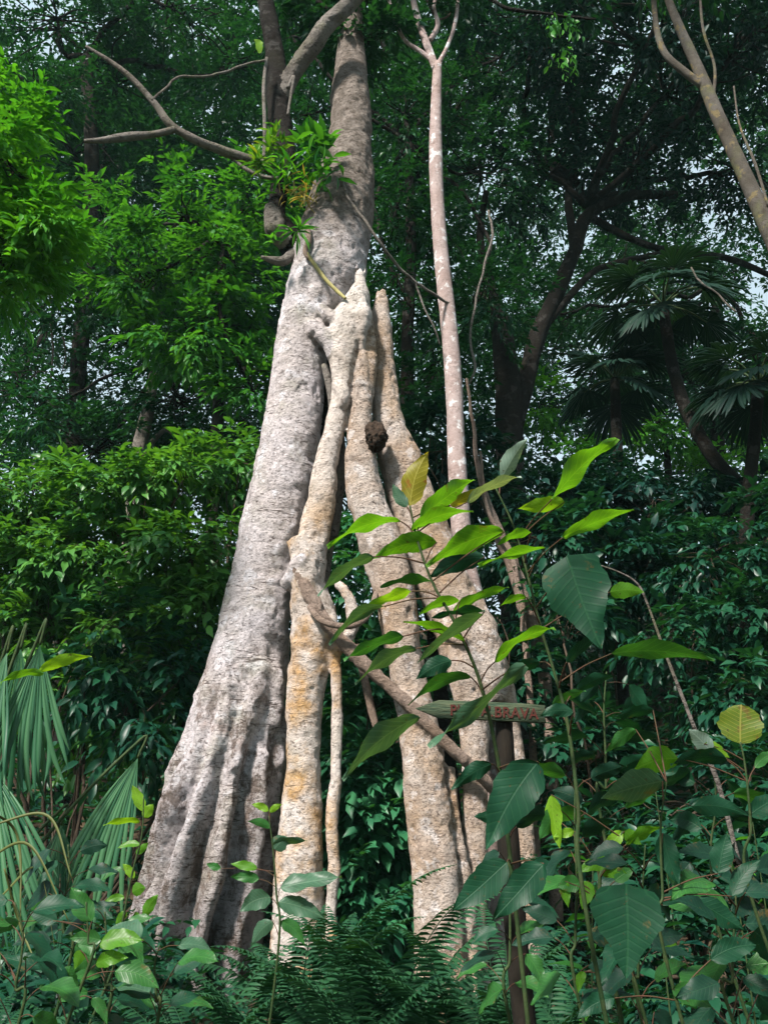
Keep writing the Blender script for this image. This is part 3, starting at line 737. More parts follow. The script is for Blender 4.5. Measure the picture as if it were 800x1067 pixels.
# ------------------------------------------------------------------ palms
def fan_leaf(par, base, axis, nor, R, spread, nseg, mat, hang, petiole_from=None, inner=.66, name='frond', seed=0):
    """pleated fan: base point (hastula), axis direction, nor = face normal, R length, hang = droop of tips"""
    r = random.Random(seed); axis = nrm(np.array(axis, float)); nor = np.array(nor, float)
    nor = nrm(nor-axis*(nor@axis)); side = np.cross(nor, axis)
    V = []; q = []; lv = []; tri = []
    nu = 12
    for i in range(nseg):
        a0 = (-spread+2*spread*i/nseg); a1 = (-spread+2*spread*(i+1)/nseg); am = (a0+a1)/2
        jit = r.uniform(-.03, .03); Ls = R*(1-.22*abs(am/spread)**2)*r.uniform(.92, 1.05)
        hg = hang*r.uniform(.8, 1.25); var = r.random(); tw = r.uniform(-.1, .1)
        st = len(V)
        for k in range(nu+1):
            u_ = k/nu
            if u_ < inner: e0, e1 = a0, a1
            else:
                f = 1-((u_-inner)/(1-inner))**2.2
                e0 = am+jit*(1-f)+(a0-am)*f*.95; e1 = am+jit*(1-f)+(a1-am)*f*.95
            rr = Ls*u_
            drop = np.array([0, 0, -1.0])*hg*Ls*u_**2.3
            for e, lift in ((e0, 0.), (am+jit*(0 if u_ < inner else 1-f) if u_ >= inner else am, 1.), (e1, 0.)):
                d = axis*math.cos(e)+side*math.sin(e)
                wfold = .75*rr*(e1-e0)/2+.003
                V.append(np.array(base)+d*rr+drop+nor*(wfold*lift)+side*(tw+.5*jit)*rr*(u_**3)*.9+nor*math.sin(u_*7+i*1.7)*.02*u_)
                lv.append(min(1, max(0, var*.7+.3*lift*.5)))
        for k in range(nu):
            o = st+3*k
            q += [[o, o+1, o+4, o+3], [o+1, o+2, o+5, o+4]]
    return mesh_obj(name, np.array(V), [np.array(q)], mat, par, True, lv)

lp = thing('fan_palm', 'fan palm at the lower left with large pleated hanging leaves', 'palm', G0(-20, 6.2))
G = Geo()
pb = np.array(lp.location)
def pet(to, r=.014):
    to = np.array(to); mid = (pb+to)/2+np.array([0, 0, .35])
    G.tube([pb, mid, to+np.array([0, 0, .12]), to], r, r*.6, 6, 8)
fl = [((42,672),(.04,-.1,-1),(.25,-1,.15),1.0,.36,14,6.0,0.0), ((8,680),(-.12,-.1,-1),(-.3,-1,.2),1.1,.36,13,5.9,0.0), ((22,676),(0,.1,-1),(0,-1,.2),1.1,.40,14,6.15,0.0),
      ((144,790),(-.30,-.2,-1),(.1,-1,.4),.85,.40,13,6.4,.25), ((64,860),(.1,-.3,-.9),(.1,-1,.3),.75,.5,18,6.6,.2),
      ((-10,800),(.3,-.2,-.7),(-.1,-1,.5),.9,.5,18,5.8,.3)]
for q, ((bx, by), ax, no, R, sp, ns, Yk, hg) in enumerate(fl):
    b = P(bx, by, Yk); pet(b)
    fan_leaf(lp, b, ax, no, R, sp, ns, L_PALM, hg, seed=300+q)
G.build('petiole', M_STEM, lp)
# dry yellowish drooping blades in the corner
G = Geo(); dg = thing('dry_grass_clump', 'arching yellowing blades drooping in the lower left corner', 'grass clump', G0(10, 4.6))
Lq = Leaves()
for q, (a, m1, e) in enumerate([((-20,900),(30,880),(72,960)),((-10,860),(50,850),(75,915)),((5,905),(20,960),(36,1000)),((-20,840),(18,870),(22,960)),((0,935),(40,905),(58,990))]):
    K = cr(np.array([P(*a, 4.6), P(*m1, 4.5+.1*q), P(*e, 4.4+.1*q)]), 10)
    w = .006*np.sin(np.linspace(.5, 3.0, len(K)))+.002
    G.add(*tube_geo(K, w, 6, .25))
G.build('blade', leafmat('leaf_blade', (.10, .12, .035), (.17, .17, .06), .3, .5), dg)

def dark_palm(label, px, py, Y, nleaf, R, tst, seed):
    t = thing('dark_fan_palm', label, 'palm', G0(px, Y), 'dark fan palms in the shade at right')
    ttrunk(t, tst, MB_DARK, Y, 18, seed, 'trunk', .1)
    c = P(px, py, Y); r = random.Random(seed); G = Geo()
    for i in range(nleaf):
        az = i*2.399+r.random()*.3; el = math.radians(70-100*((i+.5)/nleaf)+r.uniform(-10, 10))
        d = np.array([math.cos(az)*math.cos(el), math.sin(az)*math.cos(el), math.sin(el)])
        pl = R*r.uniform(.7, 1.0); b = c+d*pl+np.array([0, 0, -.15*pl])
        G.tube([c, c+d*pl*.55+np.array([0, 0, .02]), b], .022, .012, 5, 4)
        ax = d+np.array([0, 0, -.55]); up = np.array([0, 0, 1.])+d*.25
        fan_leaf(t, b, ax, up, R*r.uniform(.85, 1.1), 1.75, 26, L_PALMD, .28, seed=seed+i)
    G.build('petiole', M_STEM, t)
dark_palm('dark fan palm with star-like leaves highest at the right, under the dark canopy', 690, 318, 13.5, 15, .78, pxpath([(690,318),(700,380),(716,430),(745,480),(800,540),(850,640),(880,850)], [11,12,13,14,15,17,20]), 410)
dark_palm('dark fan palm silhouetted at the right edge', 790, 400, 12.5, 14, .74, pxpath([(790,400),(786,450),(778,540),(772,700),(770,900)], [12,13,14,16,18]), 440)
dark_palm('smaller dark fan palm with drooping skirt left of its neighbours', 640, 395, 14.5, 12, .68, pxpath([(640,395),(642,450),(646,560),(650,800)], [10,11,12,14]), 470)

# ------------------------------------------------------------------ foreground broad leaves
def bigleaf(par, base, tip, wpx, Y, mat, arch=.06, shape='ov', dY=0., real=None, fold=.16, label=None, flip=False, seed=0):
    r = random.Random(seed*7+int(base[0])*13+int(tip[1]))
    b = P(*base, Y); e = P(*tip, Y+dY)
    L = np.linalg.norm(e-b); a = (e-b)/L
    v = nrm((b+e)/2-CAM)
    s = np.cross(a, v); s = s/np.linalg.norm(s)
    if s[2] < 0: s = -s
    wa = wpx*M((base[1]+tip[1])/2, Y)
    W = max(wa, (real or .37)*L)
    c = min(1, wa/W); sn = math.sqrt(1-c*c)
    back = -nrm(v-a*(v@a))
    if (base[1]+tip[1])/2 > 880: sn = -sn
    if flip: sn = -sn
    wd = s*c+back*sn
    n = np.cross(a, wd)
    if n[2] < 0: n = -n
    nu, nv = 22, 8
    U = np.linspace(0, 1, nu+1); Vv = np.linspace(-1, 1, nv+1)
    if shape == 'ov':
        h = np.sin(math.pi*U**.72)**.85*(1-.10*U)
        h = h*np.where(U > .86, 1-.35*((U-.86)/.14)**1.0, 1)
    elif shape == 'heart':
        h = np.clip(U/.06, 0, 1)**.5*(1-np.clip(U, 0, 1)**2.1)**.95*(.86+.35*np.sin(math.pi*np.clip(U*1.6, 0, 1)))
        h = h/h.max()
    elif shape == 'round':
        h = np.sin(math.pi*np.clip(U, 0, 1)**.9)**.55
    elif shape == 'lance':
        h = np.sin(math.pi*U**.62)**1.05
    V = []; uv = []
    ph = r.uniform(0, 6); wav = r.uniform(.015, .042); bend = r.uniform(-.07, .07)
    for i, u_ in enumerate(U):
        cpt = b+a*L*u_ + np.array([0, 0, 1.])*arch*L*4*u_*(1-u_) + wd*bend*L*math.sin(math.pi*u_)
        for v_ in Vv:
            hw = W/2*h[i]*(1+.05*math.sin(ph*3+u_*23+(2 if v_ > 0 else 0))*abs(v_)+.03*math.sin(ph+u_*47*(1 if v_ > 0 else 1.3)))
            pt = cpt + wd*v_*hw + n*(fold*abs(v_)**1.3*hw) + n*wav*L*math.sin(ph+u_*11+v_*1.5)*abs(v_)**1.5
            if shape == 'heart': pt = pt - a*L*.13*abs(v_)**1.6*max(0, 1-u_*3.2)
            V.append(pt); uv.append((u_, v_*h[i]))
    V = np.array(V)
    i = np.arange(nu)[:, None]*(nv+1); j = np.arange(nv)[None, :]
    q = np.stack([i+j, i+j+1, i+nv+2+j, i+nv+1+j], -1).reshape(-1, 4)
    o = mesh_obj('leaf', V, [q], mat, par, True, None, uv)
    if label: o['label'] = label
    return o

def broad_plant(name, label, cat, basept, stem, Y, stem_w, leaves, mat=M_STEM, petm=M_PET):
    t = thing(name, label, cat, basept)
    G = Geo(); K = [P(x, y, yy) for x, y, yy in stem]; K = [np.array(basept)]+K[::-1]
    pts = cr(np.array(K), 10); rad = np.linspace(1.25, .5, len(pts))*stem_w*M(700, Y)/2
    G.add(*tube_geo(pts, rad, 8)); G.build('stem', mat, t)
    for k, lf in enumerate(leaves):
        base, tip, w, m = lf[:4]; kw = lf[4] if len(lf) > 4 else {}
        Yl = kw.pop('Y', Y); nop = kw.pop('nopet', False)
        lo_ = bigleaf(t, base, tip, w, Yl, m, seed=k, **kw)
        b = P(*base, Yl)
        # petiole back to the closest point a little below on the stem
        dd = np.linalg.norm(pts-(b-np.array([0, 0, .06])), axis=1); j = int(np.argmin(dd)); s0 = pts[j]
        if not nop and np.linalg.norm(b-s0) < .75:
            inn = b + nrm(b-P(*tip, Yl))*.02
            G = Geo(); G.tube([s0, s0*.5+b*.5+np.array([0, 0, .008]), b], .0026, .0017, 6, 8)
            G.build('petiole', petm, t).parent = lo_
    return t

YF = 2.5
plantA = broad_plant('broadleaf_sapling', 'leafy sapling with long bright green leaves and one yellow leaf, in front of the fig', 'sapling', G0(545, 2.7),
  [(427,527,2.5),(434,560,2.5),(450,606,2.5),(474,650,2.5),(500,711,2.55),(520,800,2.6),(532,900,2.65)], YF, 4, [
  ((427,527),(446,471),27,B_YEL,dict(arch=.03, label='yellow upright leaf')), ((424,528),(409,504),13,B_GREY,dict(arch=.02)),
  ((417,543),(341,570),14,B_GREEN,dict(arch=.08)), ((428,553),(493,533),15,B_GREEN,dict(dY=-.05)),
  ((438,541),(494,500),22,B_GREEN,dict(dY=.1)), ((469,527),(504,510),13,B_YEL,dict(Y=2.6)), ((487,523),(543,497),11,B_PALE,dict(arch=.10)),
  ((455,565),(389,582),22,B_GREEN,dict(arch=.09)), ((389,580),(331,621),12,B_GREY,dict(arch=.05,Y=2.45)),
  ((525,554),(444,590),25,B_GREEN,dict(Y=2.48)), ((505,580),(446,603),24,B_DARK,dict(Y=2.55)),
  ((428,616),(378,635),12,B_LIME,dict(arch=.06)), ((400,632),(343,672),12,B_GREY,dict(arch=.10)), ((420,663),(358,688),13,B_MID,dict(arch=.08)),
  ((433,676),(370,713),14,B_GREY,dict(arch=.08)), ((503,640),(435,691),13,B_GREY,dict(Y=2.4)), ((479,626),(436,641),11,B_GREEN,{}), ((505,637),(450,644),9,B_DARK,{}),
  ((470,688),(433,708),20,B_DARK,dict(Y=2.52)), ((437,747),(357,813),24,B_GREY,dict(arch=.05,Y=2.4,nopet=True)),
  ((547,693),(446,778),14,B_GREY,dict(Y=2.35,arch=.02,real=.2)), ((512,796),(470,823),18,B_DARK,{}),
  ((484,668),(420,648),10,B_GREEN,dict(arch=.08)), ((515,690),(578,655),11,B_GREEN,dict(arch=.08)), ((470,640),(530,612),11,B_GREEN,dict(arch=.07,Y=2.6)), ((490,705),(425,735),13,B_MID,dict(arch=.1,Y=2.6)), ((450,606),(396,612),10,B_MID,dict(arch=.08,Y=2.6)),
  ((560,794),(506,886),50,B_DARK,dict(Y=2.3,fold=.1)), ((528,898),(470,950),34,B_DARK,dict(Y=2.4)), ((566,900),(512,960),34,B_DARK,dict(Y=2.35))])
plantB = broad_plant('tall_broadleaf_sapling', 'taller sapling with big upward bright leaves and one large hanging heart-shaped leaf', 'sapling', G0(640, 2.6),
  [(516,508,2.6),(535,549,2.6),(549,597,2.6),(562,650,2.6),(579,707,2.6),(592,760,2.6),(602,840,2.6),(612,960,2.6)], YF, 4, [
  ((522,499),(549,457),18,B_PALE,dict(Y=2.62,arch=.04,fold=.3)),
  ((568,571),(498,589),9,B_GREEN,dict(arch=.04)), ((553,555),(518,568),10,B_GREEN,{}),
  ((575,520),(643,457),21,B_GREEN,dict(Y=2.45,arch=.04)), ((588,523),(539,530),17,B_LIME,dict(Y=2.5)),
  ((586,560),(660,531),17,B_GREEN,dict(arch=.05)), ((594,590),(627,677),68,B_DARK,dict(shape='heart',arch=.0,Y=2.4,fold=.12,real=.7,label='large hanging heart-shaped leaf')),
  ((635,617),(671,617),18,B_GREEN,dict(Y=2.6)), ((637,681),(744,688),20,B_MID,dict(arch=.08,Y=2.7,real=.3)),
  ((548,622),(520,632),8,B_GREEN,{}), ((597,742),(562,746),15,B_DARK,{}), ((590,690),(625,660),12,B_DARK,{}),
  ((600,720),(640,705),14,B_DARK,dict(Y=2.8)), ((562,690),(520,712),14,B_DARK,dict(Y=2.8)), ((575,735),(610,720),10,B_MID,dict(Y=2.7))])
plantC = broad_plant('round_leaf_plant', 'plant at the right edge topped by a round olive-yellow leaf', 'plant', G0(835, 3.1),
  [(771,773,3.0),(776,800,3.0),(782,860,3.0),(790,960,3.05)], 3.0, 3.2, [
  ((771,775),(772,734),44,B_OLIVE,dict(shape='round',arch=.0,label='round olive-yellow leaf standing upright')), ((742,785),(717,760),19,B_PALE,{}),
  ((706,790),(659,803),28,B_GREEN,dict(real=.6)), ((757,792),(698,797),16,B_DARK,{}), ((733,775),(760,790),12,B_LIME,{}),
  ((780,850),(815,830),22,B_DARK,{}), ((786,800),(812,785),12,B_MID,{})])
plantD = broad_plant('broad_leaf_plant', 'low plant with large rounded dark leaves at the bottom right', 'plant', G0(720, 2.9),
  [(694,815,2.8),(688,860,2.8),(690,930,2.8),(696,1010,2.8)], 2.8, 3.2, [
  ((690,814),(626,832),32,B_GREY,dict(real=.6,arch=.04)), ((652,932),(652,1020),72,B_DARK,dict(shape='heart',Y=2.4,real=.85,arch=0,label='broad round drooping leaf with torn edge')),
  ((690,868),(708,924),24,B_DARK,dict(arch=.02)), ((748,910),(757,868),24,B_DARK,dict(arch=.02)), ((762,934),(792,896),18,B_DARK,{}),
  ((726,938),(776,970),26,B_DARK,{}), ((740,1000),(790,985),24,B_DARK,{}), ((720,840),(780,850),22,B_DARK,dict(Y=3.2)), ((640,1040),(600,1062),20,B_DARK,{}),
  ((662,760),(630,785),14,B_MID,dict(Y=3.2)), ((680,740),(640,748),12,B_DARK,dict(Y=3.2)), ((700,1030),(742,1050),22,B_MID,{})])
plantE = broad_plant('young_bright_plant', 'small young plant with glossy bright green leaves right of the sign post', 'plant', G0(640, 3.5),
  [(648,866,3.4),(640,900,3.4),(628,960,3.4)], 3.4, 4, [
  ((574,828),(583,884),17,B_LIME,dict(arch=0)), ((598,866),(576,872),10,B_LIME,{}), ((648,866),(622,892),14,B_LIME,{}), ((650,866),(668,880),14,B_GREEN,{}),
  ((652,880),(690,862),12,B_GREEN,{}), ((640,900),(600,910),16,B_GREEN,dict(Y=3.3)), ((604,920),(580,924),18,B_MID,{}), ((612,918),(606,948),17,B_GREEN,{}),
  ((588,918),(592,946),12,B_GREEN,{}), ((640,918),(660,905),14,B_MID,{}), ((622,905),(655,912),15,B_GREEN,{}), ((630,930),(618,955),18,B_MID,{}), ((650,925),(636,945),16,B_DARK,{}), ((683,978),(705,985),14,B_GREEN,{}), ((608,1012),(602,1035),10,B_GREEN,{})])
plantF = broad_plant('climbing_seedling', 'thin seedling with pale green leaves climbing beside the left foot of the fig', 'seedling', G0(120, 6.0),
  [(150,830,6.0),(148,870,6.0),(138,910,6.0),(128,960,6.0),(118,1010,6.0)], 6.0, 2.4, [
  ((150,845),(138,818),12,B_LIME,{}), ((150,852),(160,838),12,B_LIME,{}), ((146,856),(108,860),7,B_LIME,{}), ((146,880),(122,884),7,B_GREEN,{}),
  ((142,890),(155,878),8,B_GREEN,{}), ((140,915),(128,900),9,B_LIME,{}), ((138,930),(152,925),14,B_GREEN,{}), ((150,955),(165,932),12,B_GREEN,{}),
  ((130,935),(108,940),8,B_GREEN,{}), ((132,950),(120,965),9,B_GREEN,{}), ((142,950),(145,980),10,B_GREEN,{}), ((128,905),(106,918),7,B_MID,{})])
plantG = broad_plant('low_leafy_plant', 'low plant with broad green leaves in the bottom left corner', 'plant', G0(60, 3.9),
  [(90,940,3.8),(92,980,3.8),(88,1020,3.8)], 3.8, 3, [
  ((96,960),(74,924),22,B_MID,{}), ((104,984),(150,980),20,B_GREEN,dict(real=.5)), ((100,1005),(134,998),16,B_GREEN,{}), ((60,1036),(74,1006),30,B_MID,{}),
  ((84,990),(78,1010),12,B_GREEN,{}), ((50,1010),(-4,996),16,B_DARK,{}), ((60,960),(30,950),16,B_DARK,{}), ((120,1012),(166,1030),24,B_MID,dict(real=.5)),
  ((96,1040),(112,1068),12,B_MID,{}), ((20,960),(-10,975),14,B_MID,{}), ((40,700),(96,684),13,B_LIME,dict(Y=3.6,nopet=True,real=.25)), ((46,702),(0,712),9,B_GREEN,dict(Y=3.6,nopet=True,real=.25))])
plantH = broad_plant('pale_leaved_seedling', 'seedling with pale grey-green leaves in front of the fig base', 'seedling', G0(290, 5.2),
  [(280,850,5.1),(284,880,5.1),(288,930,5.1),(290,990,5.1)], 5.1, 2.2, [
  ((280,845),(262,838),8,B_LIME,{}), ((281,846),(294,838),7,B_LIME,{}), ((282,862),(258,856),9,B_MID,{}), ((286,885),(300,872),18,B_GREY,{}), ((284,880),(320,876),9,B_GREY,{}),
  ((270,916),(240,914),12,B_MID,{}), ((268,905),(240,900),10,B_GREEN,{}), ((292,925),(356,914),18,B_GREY,{}), ((290,940),(340,958),20,B_GREY,{}), ((282,935),(250,950),22,B_GREY,{}), ((284,960),(262,985),16,B_GREY,{}), ((230,905),(215,900),8,B_MID,{}), ((292,960),(318,985),14,B_MID,{})])

def dense_broad(label, px, py0, py1, Y, n, wr, seed, mats, rx=45):
    r = random.Random(seed); L_ = []
    st = [(px+r.uniform(-4, 4), py0+(py1-py0)*k/4, Y) for k in range(5)]
    for k in range(n):
        f = (k+.5)/n; y = py0+(py1-py0)*f; sg = 1 if k % 2 else -1
        bx = px+sg*r.uniform(6, rx*.55); by = y+r.uniform(-14, 6); ln = r.uniform(.8, 1.35)*wr*1.5
        an = r.uniform(-.5, 1.1); m_ = r.choice(mats)
        L_.append(((bx, by), (bx+sg*math.cos(an)*ln, by+math.sin(an)*ln), wr*r.uniform(.45, .8), m_, dict(Y=Y+r.uniform(-.25, .25), dY=r.uniform(-.12, .12), arch=r.uniform(.03, .1), fold=r.uniform(.1, .3), real=.5)))
    return broad_plant('broadleaf_plant', label, 'plant', G0(px+20, Y+.1), st, Y, 3, L_)
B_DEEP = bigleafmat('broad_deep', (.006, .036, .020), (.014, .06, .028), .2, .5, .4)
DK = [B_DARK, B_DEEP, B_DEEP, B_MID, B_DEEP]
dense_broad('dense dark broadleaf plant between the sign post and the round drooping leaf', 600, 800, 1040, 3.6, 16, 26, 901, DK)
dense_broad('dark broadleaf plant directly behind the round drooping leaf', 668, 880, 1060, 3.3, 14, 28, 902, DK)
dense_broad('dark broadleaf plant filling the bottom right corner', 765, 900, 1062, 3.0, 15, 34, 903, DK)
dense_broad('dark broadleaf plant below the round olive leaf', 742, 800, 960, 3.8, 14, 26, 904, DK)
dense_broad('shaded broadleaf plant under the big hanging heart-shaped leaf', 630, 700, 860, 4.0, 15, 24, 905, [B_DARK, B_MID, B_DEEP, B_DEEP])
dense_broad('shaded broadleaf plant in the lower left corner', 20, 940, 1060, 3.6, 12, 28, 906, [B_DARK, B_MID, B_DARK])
dense_broad('small broadleaf plant at the bottom left beside the fluted trunk', 165, 985, 1062, 4.2, 10, 22, 907, [B_DARK, B_MID, B_GREY])

dense_broad('leafy dark plant under the right fan palm frond at the left', 70, 880, 1000, 5.0, 14, 22, 908, [B_DARK, B_MID, B_DEEP])
dense_broad('leafy plant between the left palm and the fluted trunk', 112, 950, 1050, 4.6, 14, 22, 909, [B_DARK, B_MID, B_MID])

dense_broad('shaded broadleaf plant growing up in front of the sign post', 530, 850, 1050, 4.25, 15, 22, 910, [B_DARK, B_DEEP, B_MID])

# procedural seedlings along the floor
def seedling(label, px, Y, h, nl, L, mat, seed, group=None):
    r = np.random.default_rng(seed); b = G0(px, Y)
    t = thing('seedling', label, 'seedling', b, group)
    top = b+np.array([r.normal()*.08, r.normal()*.08, h]); G = Geo()
    K = cr(np.array([b, (b+top)/2+r.normal(size=3)*.04, top]), 8); G.add(*tube_geo(K, np.linspace(.008, .003, len(K)), 6)); G.build('stem', M_STEM, t)
    Lv = Leaves(); idx = np.linspace(len(K)*.2, len(K)-1, nl).astype(int); az = np.arange(nl)*2.4+r.random()*6
    el = r.uniform(-.3, .5, nl)
    d = np.stack([np.cos(az)*np.cos(el), np.sin(az)*np.cos(el), np.sin(el)], -1)
    nor = np.array([0, 0, 1.])+r.normal(size=(nl, 3))*.3
    ll = L*r.uniform(.7, 1.2, nl); Lv.add(K[idx]+d*.03, d, nor, ll, ll*.45, r.random(nl))
    Lv.build('foliage', T_NEAR, mat, t, True)
seed_spots = [(20,5.2,.7,12,.20,'dark seedling below the fan palm'),(190,5.0,.35,9,.16,'short seedling at the foot of the largest trunk'),(235,5.4,.45,10,.16,'seedling in front of the fluted base of the fig'),
  (340,5.6,.5,9,.15,'seedling between the fig stems and the ferns'),(560,4.6,.5,12,.15,'shaded seedling just right of the sign post foot'),(615,4.2,.8,13,.18,'tall shaded seedling behind the round drooping leaf'),
  (700,4.4,.9,14,.18,'dark seedling behind the bottom right plant'),(760,4.0,.8,14,.18,'dark seedling near the right frame edge'),(800,4.6,1.3,16,.2,'tallest dark seedling at the right frame edge'),
  (650,5.2,1.3,18,.18,'tall thin seedling rising behind the young bright plant'),(580,5.4,1.5,18,.17,'thin seedling behind the sign board'),(720,5.4,1.6,20,.18,'slim seedling below the arching cane'),(100,4.6,.35,9,.16,'short seedling right of the bottom left plant'),(740,6.2,1.9,22,.18,'slim tall seedling on the right bank'),(660,6.6,2.0,22,.18,'slim tall seedling left of the arching cane')]
for q, (px, Y, h, nl, L, lb) in enumerate(seed_spots):
    seedling(lb, px, Y, h, nl, L, [L_UNDER, L_MID, L_UNDER][q % 3], 500+q, 'seedlings on the forest floor')

# ------------------------------------------------------------------ ferns
def frond_geo(L, seed, npin=30, w=.15):
    r = np.random.default_rng(seed)
    t = np.linspace(0, 1, 24); rise = r.uniform(.75, 1.1)
    pts = np.stack([L*(.30*t+.32*t**2), 0*t, L*(rise*t*1.15-.42*t**2.6)], -1)
    pts[:, 1] += .05*L*np.sin(t*3+r.random()*6)-.05*L*math.sin(0)
    V, polys = tube_geo(pts, np.linspace(.0045, .0015, 24), 5)
    pos = []; d = []; nor = []; ll = []
    for k in range(npin):
        u_ = .14+.85*k/npin; i = u_*23; j = int(i); f = i-j
        p = pts[j]*(1-f)+pts[min(j+1, 23)]*f; tg = nrm(pts[min(j+1, 23)]-pts[j])
        pl = w*math.sin(math.pi*(.12+.86*(k/npin))**.8)**.8*(1-.3*k/npin)
        for sg in (1, -1):
            sd = np.array([0, sg, 0.]); 
            pos.append(p); d.append(sd+tg*.35+np.array([0, 0, -.12])+r.normal(size=3)*.05); nor.append(np.cross(tg, [0, 1, 0])*-1+r.normal(size=3)*.1); ll.append(pl)
    Lv = Leaves(); ll = np.array(ll); nn = np.array(nor); nn[nn[:, 2] < 0] *= -1
    Lv.add(np.array(pos), np.array(d), nn, ll, np.full(len(ll), .024), r.random(len(ll))*.5+.3*r.random())
    V2, p2, lv = Lv.geo(T_NEAR)
    return V, polys, V2, p2, np.concatenate([np.full(len(V), .5), lv])
def fern_proto(loc, label, R=.75, nf=9, seed=0):
    t = thing('fern', label, 'fern', loc, 'ferns along the bottom')
    for i in range(nf):
        V, pa, V2, pb_, lv = frond_geo(R*random.uniform(.8, 1.15), seed+i)
        Vx = np.vstack([V, V2]); n0 = len(V)
        a = i*2*math.pi/nf+random.uniform(-.2, .2); c_, s_ = math.cos(a), math.sin(a)
        Vx = np.stack([Vx[:, 0]*c_-Vx[:, 1]*s_, Vx[:, 0]*s_+Vx[:, 1]*c_, Vx[:, 2]], -1)+np.array(loc)
        mesh_obj('frond', Vx, list(pa)+[p+n0 for p in pb_], L_FERN, t, True, lv)
    return t
f0 = fern_proto(G0(300, 6.0), 'dark fern at the bottom left of centre, before the fig base', 1.15, 14, 600)
f1 = fern_proto(G0(450, 5.9), 'dark fern at the bottom centre with upright fronds', 1.2, 15, 620)
fern_spots = [(375,5.6,.9,1,'dark fern between the two largest bottom ferns'),(525,5.7,.95,0,'fern at the foot of the sign post'),(240,5.6,.8,1,'fern below the fluted trunk base'),
  (40,5.0,.8,0,'fern in the extreme bottom left corner'),(180,5.3,.65,1,'small fern right of the bottom left plant'),(410,6.3,1.15,0,'larger fern rising behind the front row of ferns'),(335,6.7,1.1,1,'fern tucked against the tan stem'),
  (490,6.6,1.0,0,'fern tucked against the pinkish stems'),(590,5.3,.7,1,'small fern in deep shade right of the sign post'),(445,5.1,.6,0,'lowest small fern at the bottom edge')]
for q, (px, Y, sc, wh, lb) in enumerate(fern_spots):
    copy_thing(f1 if wh else f0, G0(px, Y), q*1.3, sc*1.12, lb)

# ------------------------------------------------------------------ sign
sg = thing('wooden_sign', 'weathered arrow-shaped wooden sign reading PLAYA BRAVA on a dark post', 'sign', G0(532, 4.6))
SY = 4.55
def s3(x, y): return P(x, y, SY)
out = [(433,738),(457,729.5),(500,731),(545,733),(568,735),(566,743),(569,753),(540,752),(500,750),(457,748)]
Fv = np.array([s3(*p) for p in out]); Fb = Fv+np.array([0, .028, 0]); n = len(out)
Fv = Fv + np.array([0, 0, 0])
inset = Fv.mean(0)+(Fv-Fv.mean(0))*np.array([.992, 1, .94]); inset[:, 1] -= .004
V = np.vstack([inset, Fv, Fb, inset.mean(0)[None], Fb.mean(0)[None]])
tri = []; qd = []
for i in range(n):
    j = (i+1) % n
    tri.append([3*n, j, i]); tri.append([3*n+1, 2*n+i, 2*n+j]); qd.append([i, j, n+j, n+i]); qd.append([n+i, n+j, 2*n+j, 2*n+i])
M_BOARD = plain('painted_board', (.028, .055, .034), (.085, .10, .058), 12, .85, .8, (1.0, 1, 9))
board = mesh_obj('board', V, [np.array(tri), np.array(qd)], M_BOARD, sg, False)
M_TEXT = plain('red_paint', (.085, .018, .014), (.035, .022, .016), 45, .8)
def text(s_, px, py, hpx, rot, wscale=1.0):
    cu = bpy.data.curves.new('lettering', 'FONT'); cu.body = s_; cu.size = hpx*M(py, SY)/.69; cu.align_x = 'LEFT'; cu.offset = cu.size*.02; cu.extrude = .0015
    cu.space_character = 1.06
    tmp = bpy.data.objects.new('tmp', cu); COL.objects.link(tmp)
    bpy.context.view_layer.update()
    me = bpy.data.meshes.new_from_object(tmp.evaluated_get(bpy.context.evaluated_depsgraph_get()))
    bpy.data.objects.remove(tmp)
    o = bpy.data.objects.new('lettering', me); COL.objects.link(o); me.materials.clear(); me.materials.append(M_TEXT)
    o.parent = board
    p = P(px, py, SY)-np.array(sg.location)
    o.location = (p[0], p[1]-.0075, p[2]); o.rotation_euler = (math.radians(90), rot, 0); o.scale = (wscale, 1, 1)
    return o
text('PLAYA', 468.5, 745.2, 10.5, .02, .90)
text("'.", 508.5, 746.5, 10, .02, .8)
text('BRAVA', 514.5, 747.2, 10.5, .045, .93)
pb0 = G0(532, 4.6); 
G = Geo(); K = cr(np.array([pb0-np.array([0, 0, .3]), P(531, 900, 4.62), P(527, 800, 4.62), P(524, 735, 4.62)]), 12)
V, pl = tube_geo(K, np.linspace(.055, .042, len(K)), 16, 1, lambda th, s, B: 1+.08*fbm(B*5, 3)+.03*fbm(B*20, 4)); G.add(V, pl); G.build('post', plain('dark_post', (.008, .007, .006), (.018, .015, .011), 12, .95, 1.0, (1, 1, .3)), sg)  # post in a near-black base tone

# ------------------------------------------------------------------ lianas, vines, epiphytes
def vine(name, label, pts, w, Y, mat, cat='vine', seed=0, wob=.03):
    K = [P(p[0], p[1], p[2] if len(p) > 2 else Y) for p in pts]
    C = cr(np.array(K), 10); C = C + wob*np.stack([fbm(C*2, seed), fbm(C*2, seed+3), fbm(C*2, seed+6)], -1)
    rad = np.interp(np.linspace(0, 1, len(C)), np.linspace(0, 1, len(np.atleast_1d(w))) if not np.isscalar(w) else [0, 1], w if not np.isscalar(w) else [w, w])*M(np.mean([p[1] for p in pts]), Y)/2
    V, pl = tube_geo(C, rad, 10, 1, lambda th, s, B: 1+.12*fbm(B*9, seed))
    o = mesh_obj(name, V, pl, mat); tag(o, label, cat); return o
vine('liana', 'pinkish twisted woody vine climbing right of the slender trunk', [(486,395),(492,440),(497,478),(507,520),(522,562),(540,610),(555,660),(566,715),(575,800),(580,960)], [3,4,5,8,13,16,15,13,12,12], 11.6, MB_LIANA, seed=1)
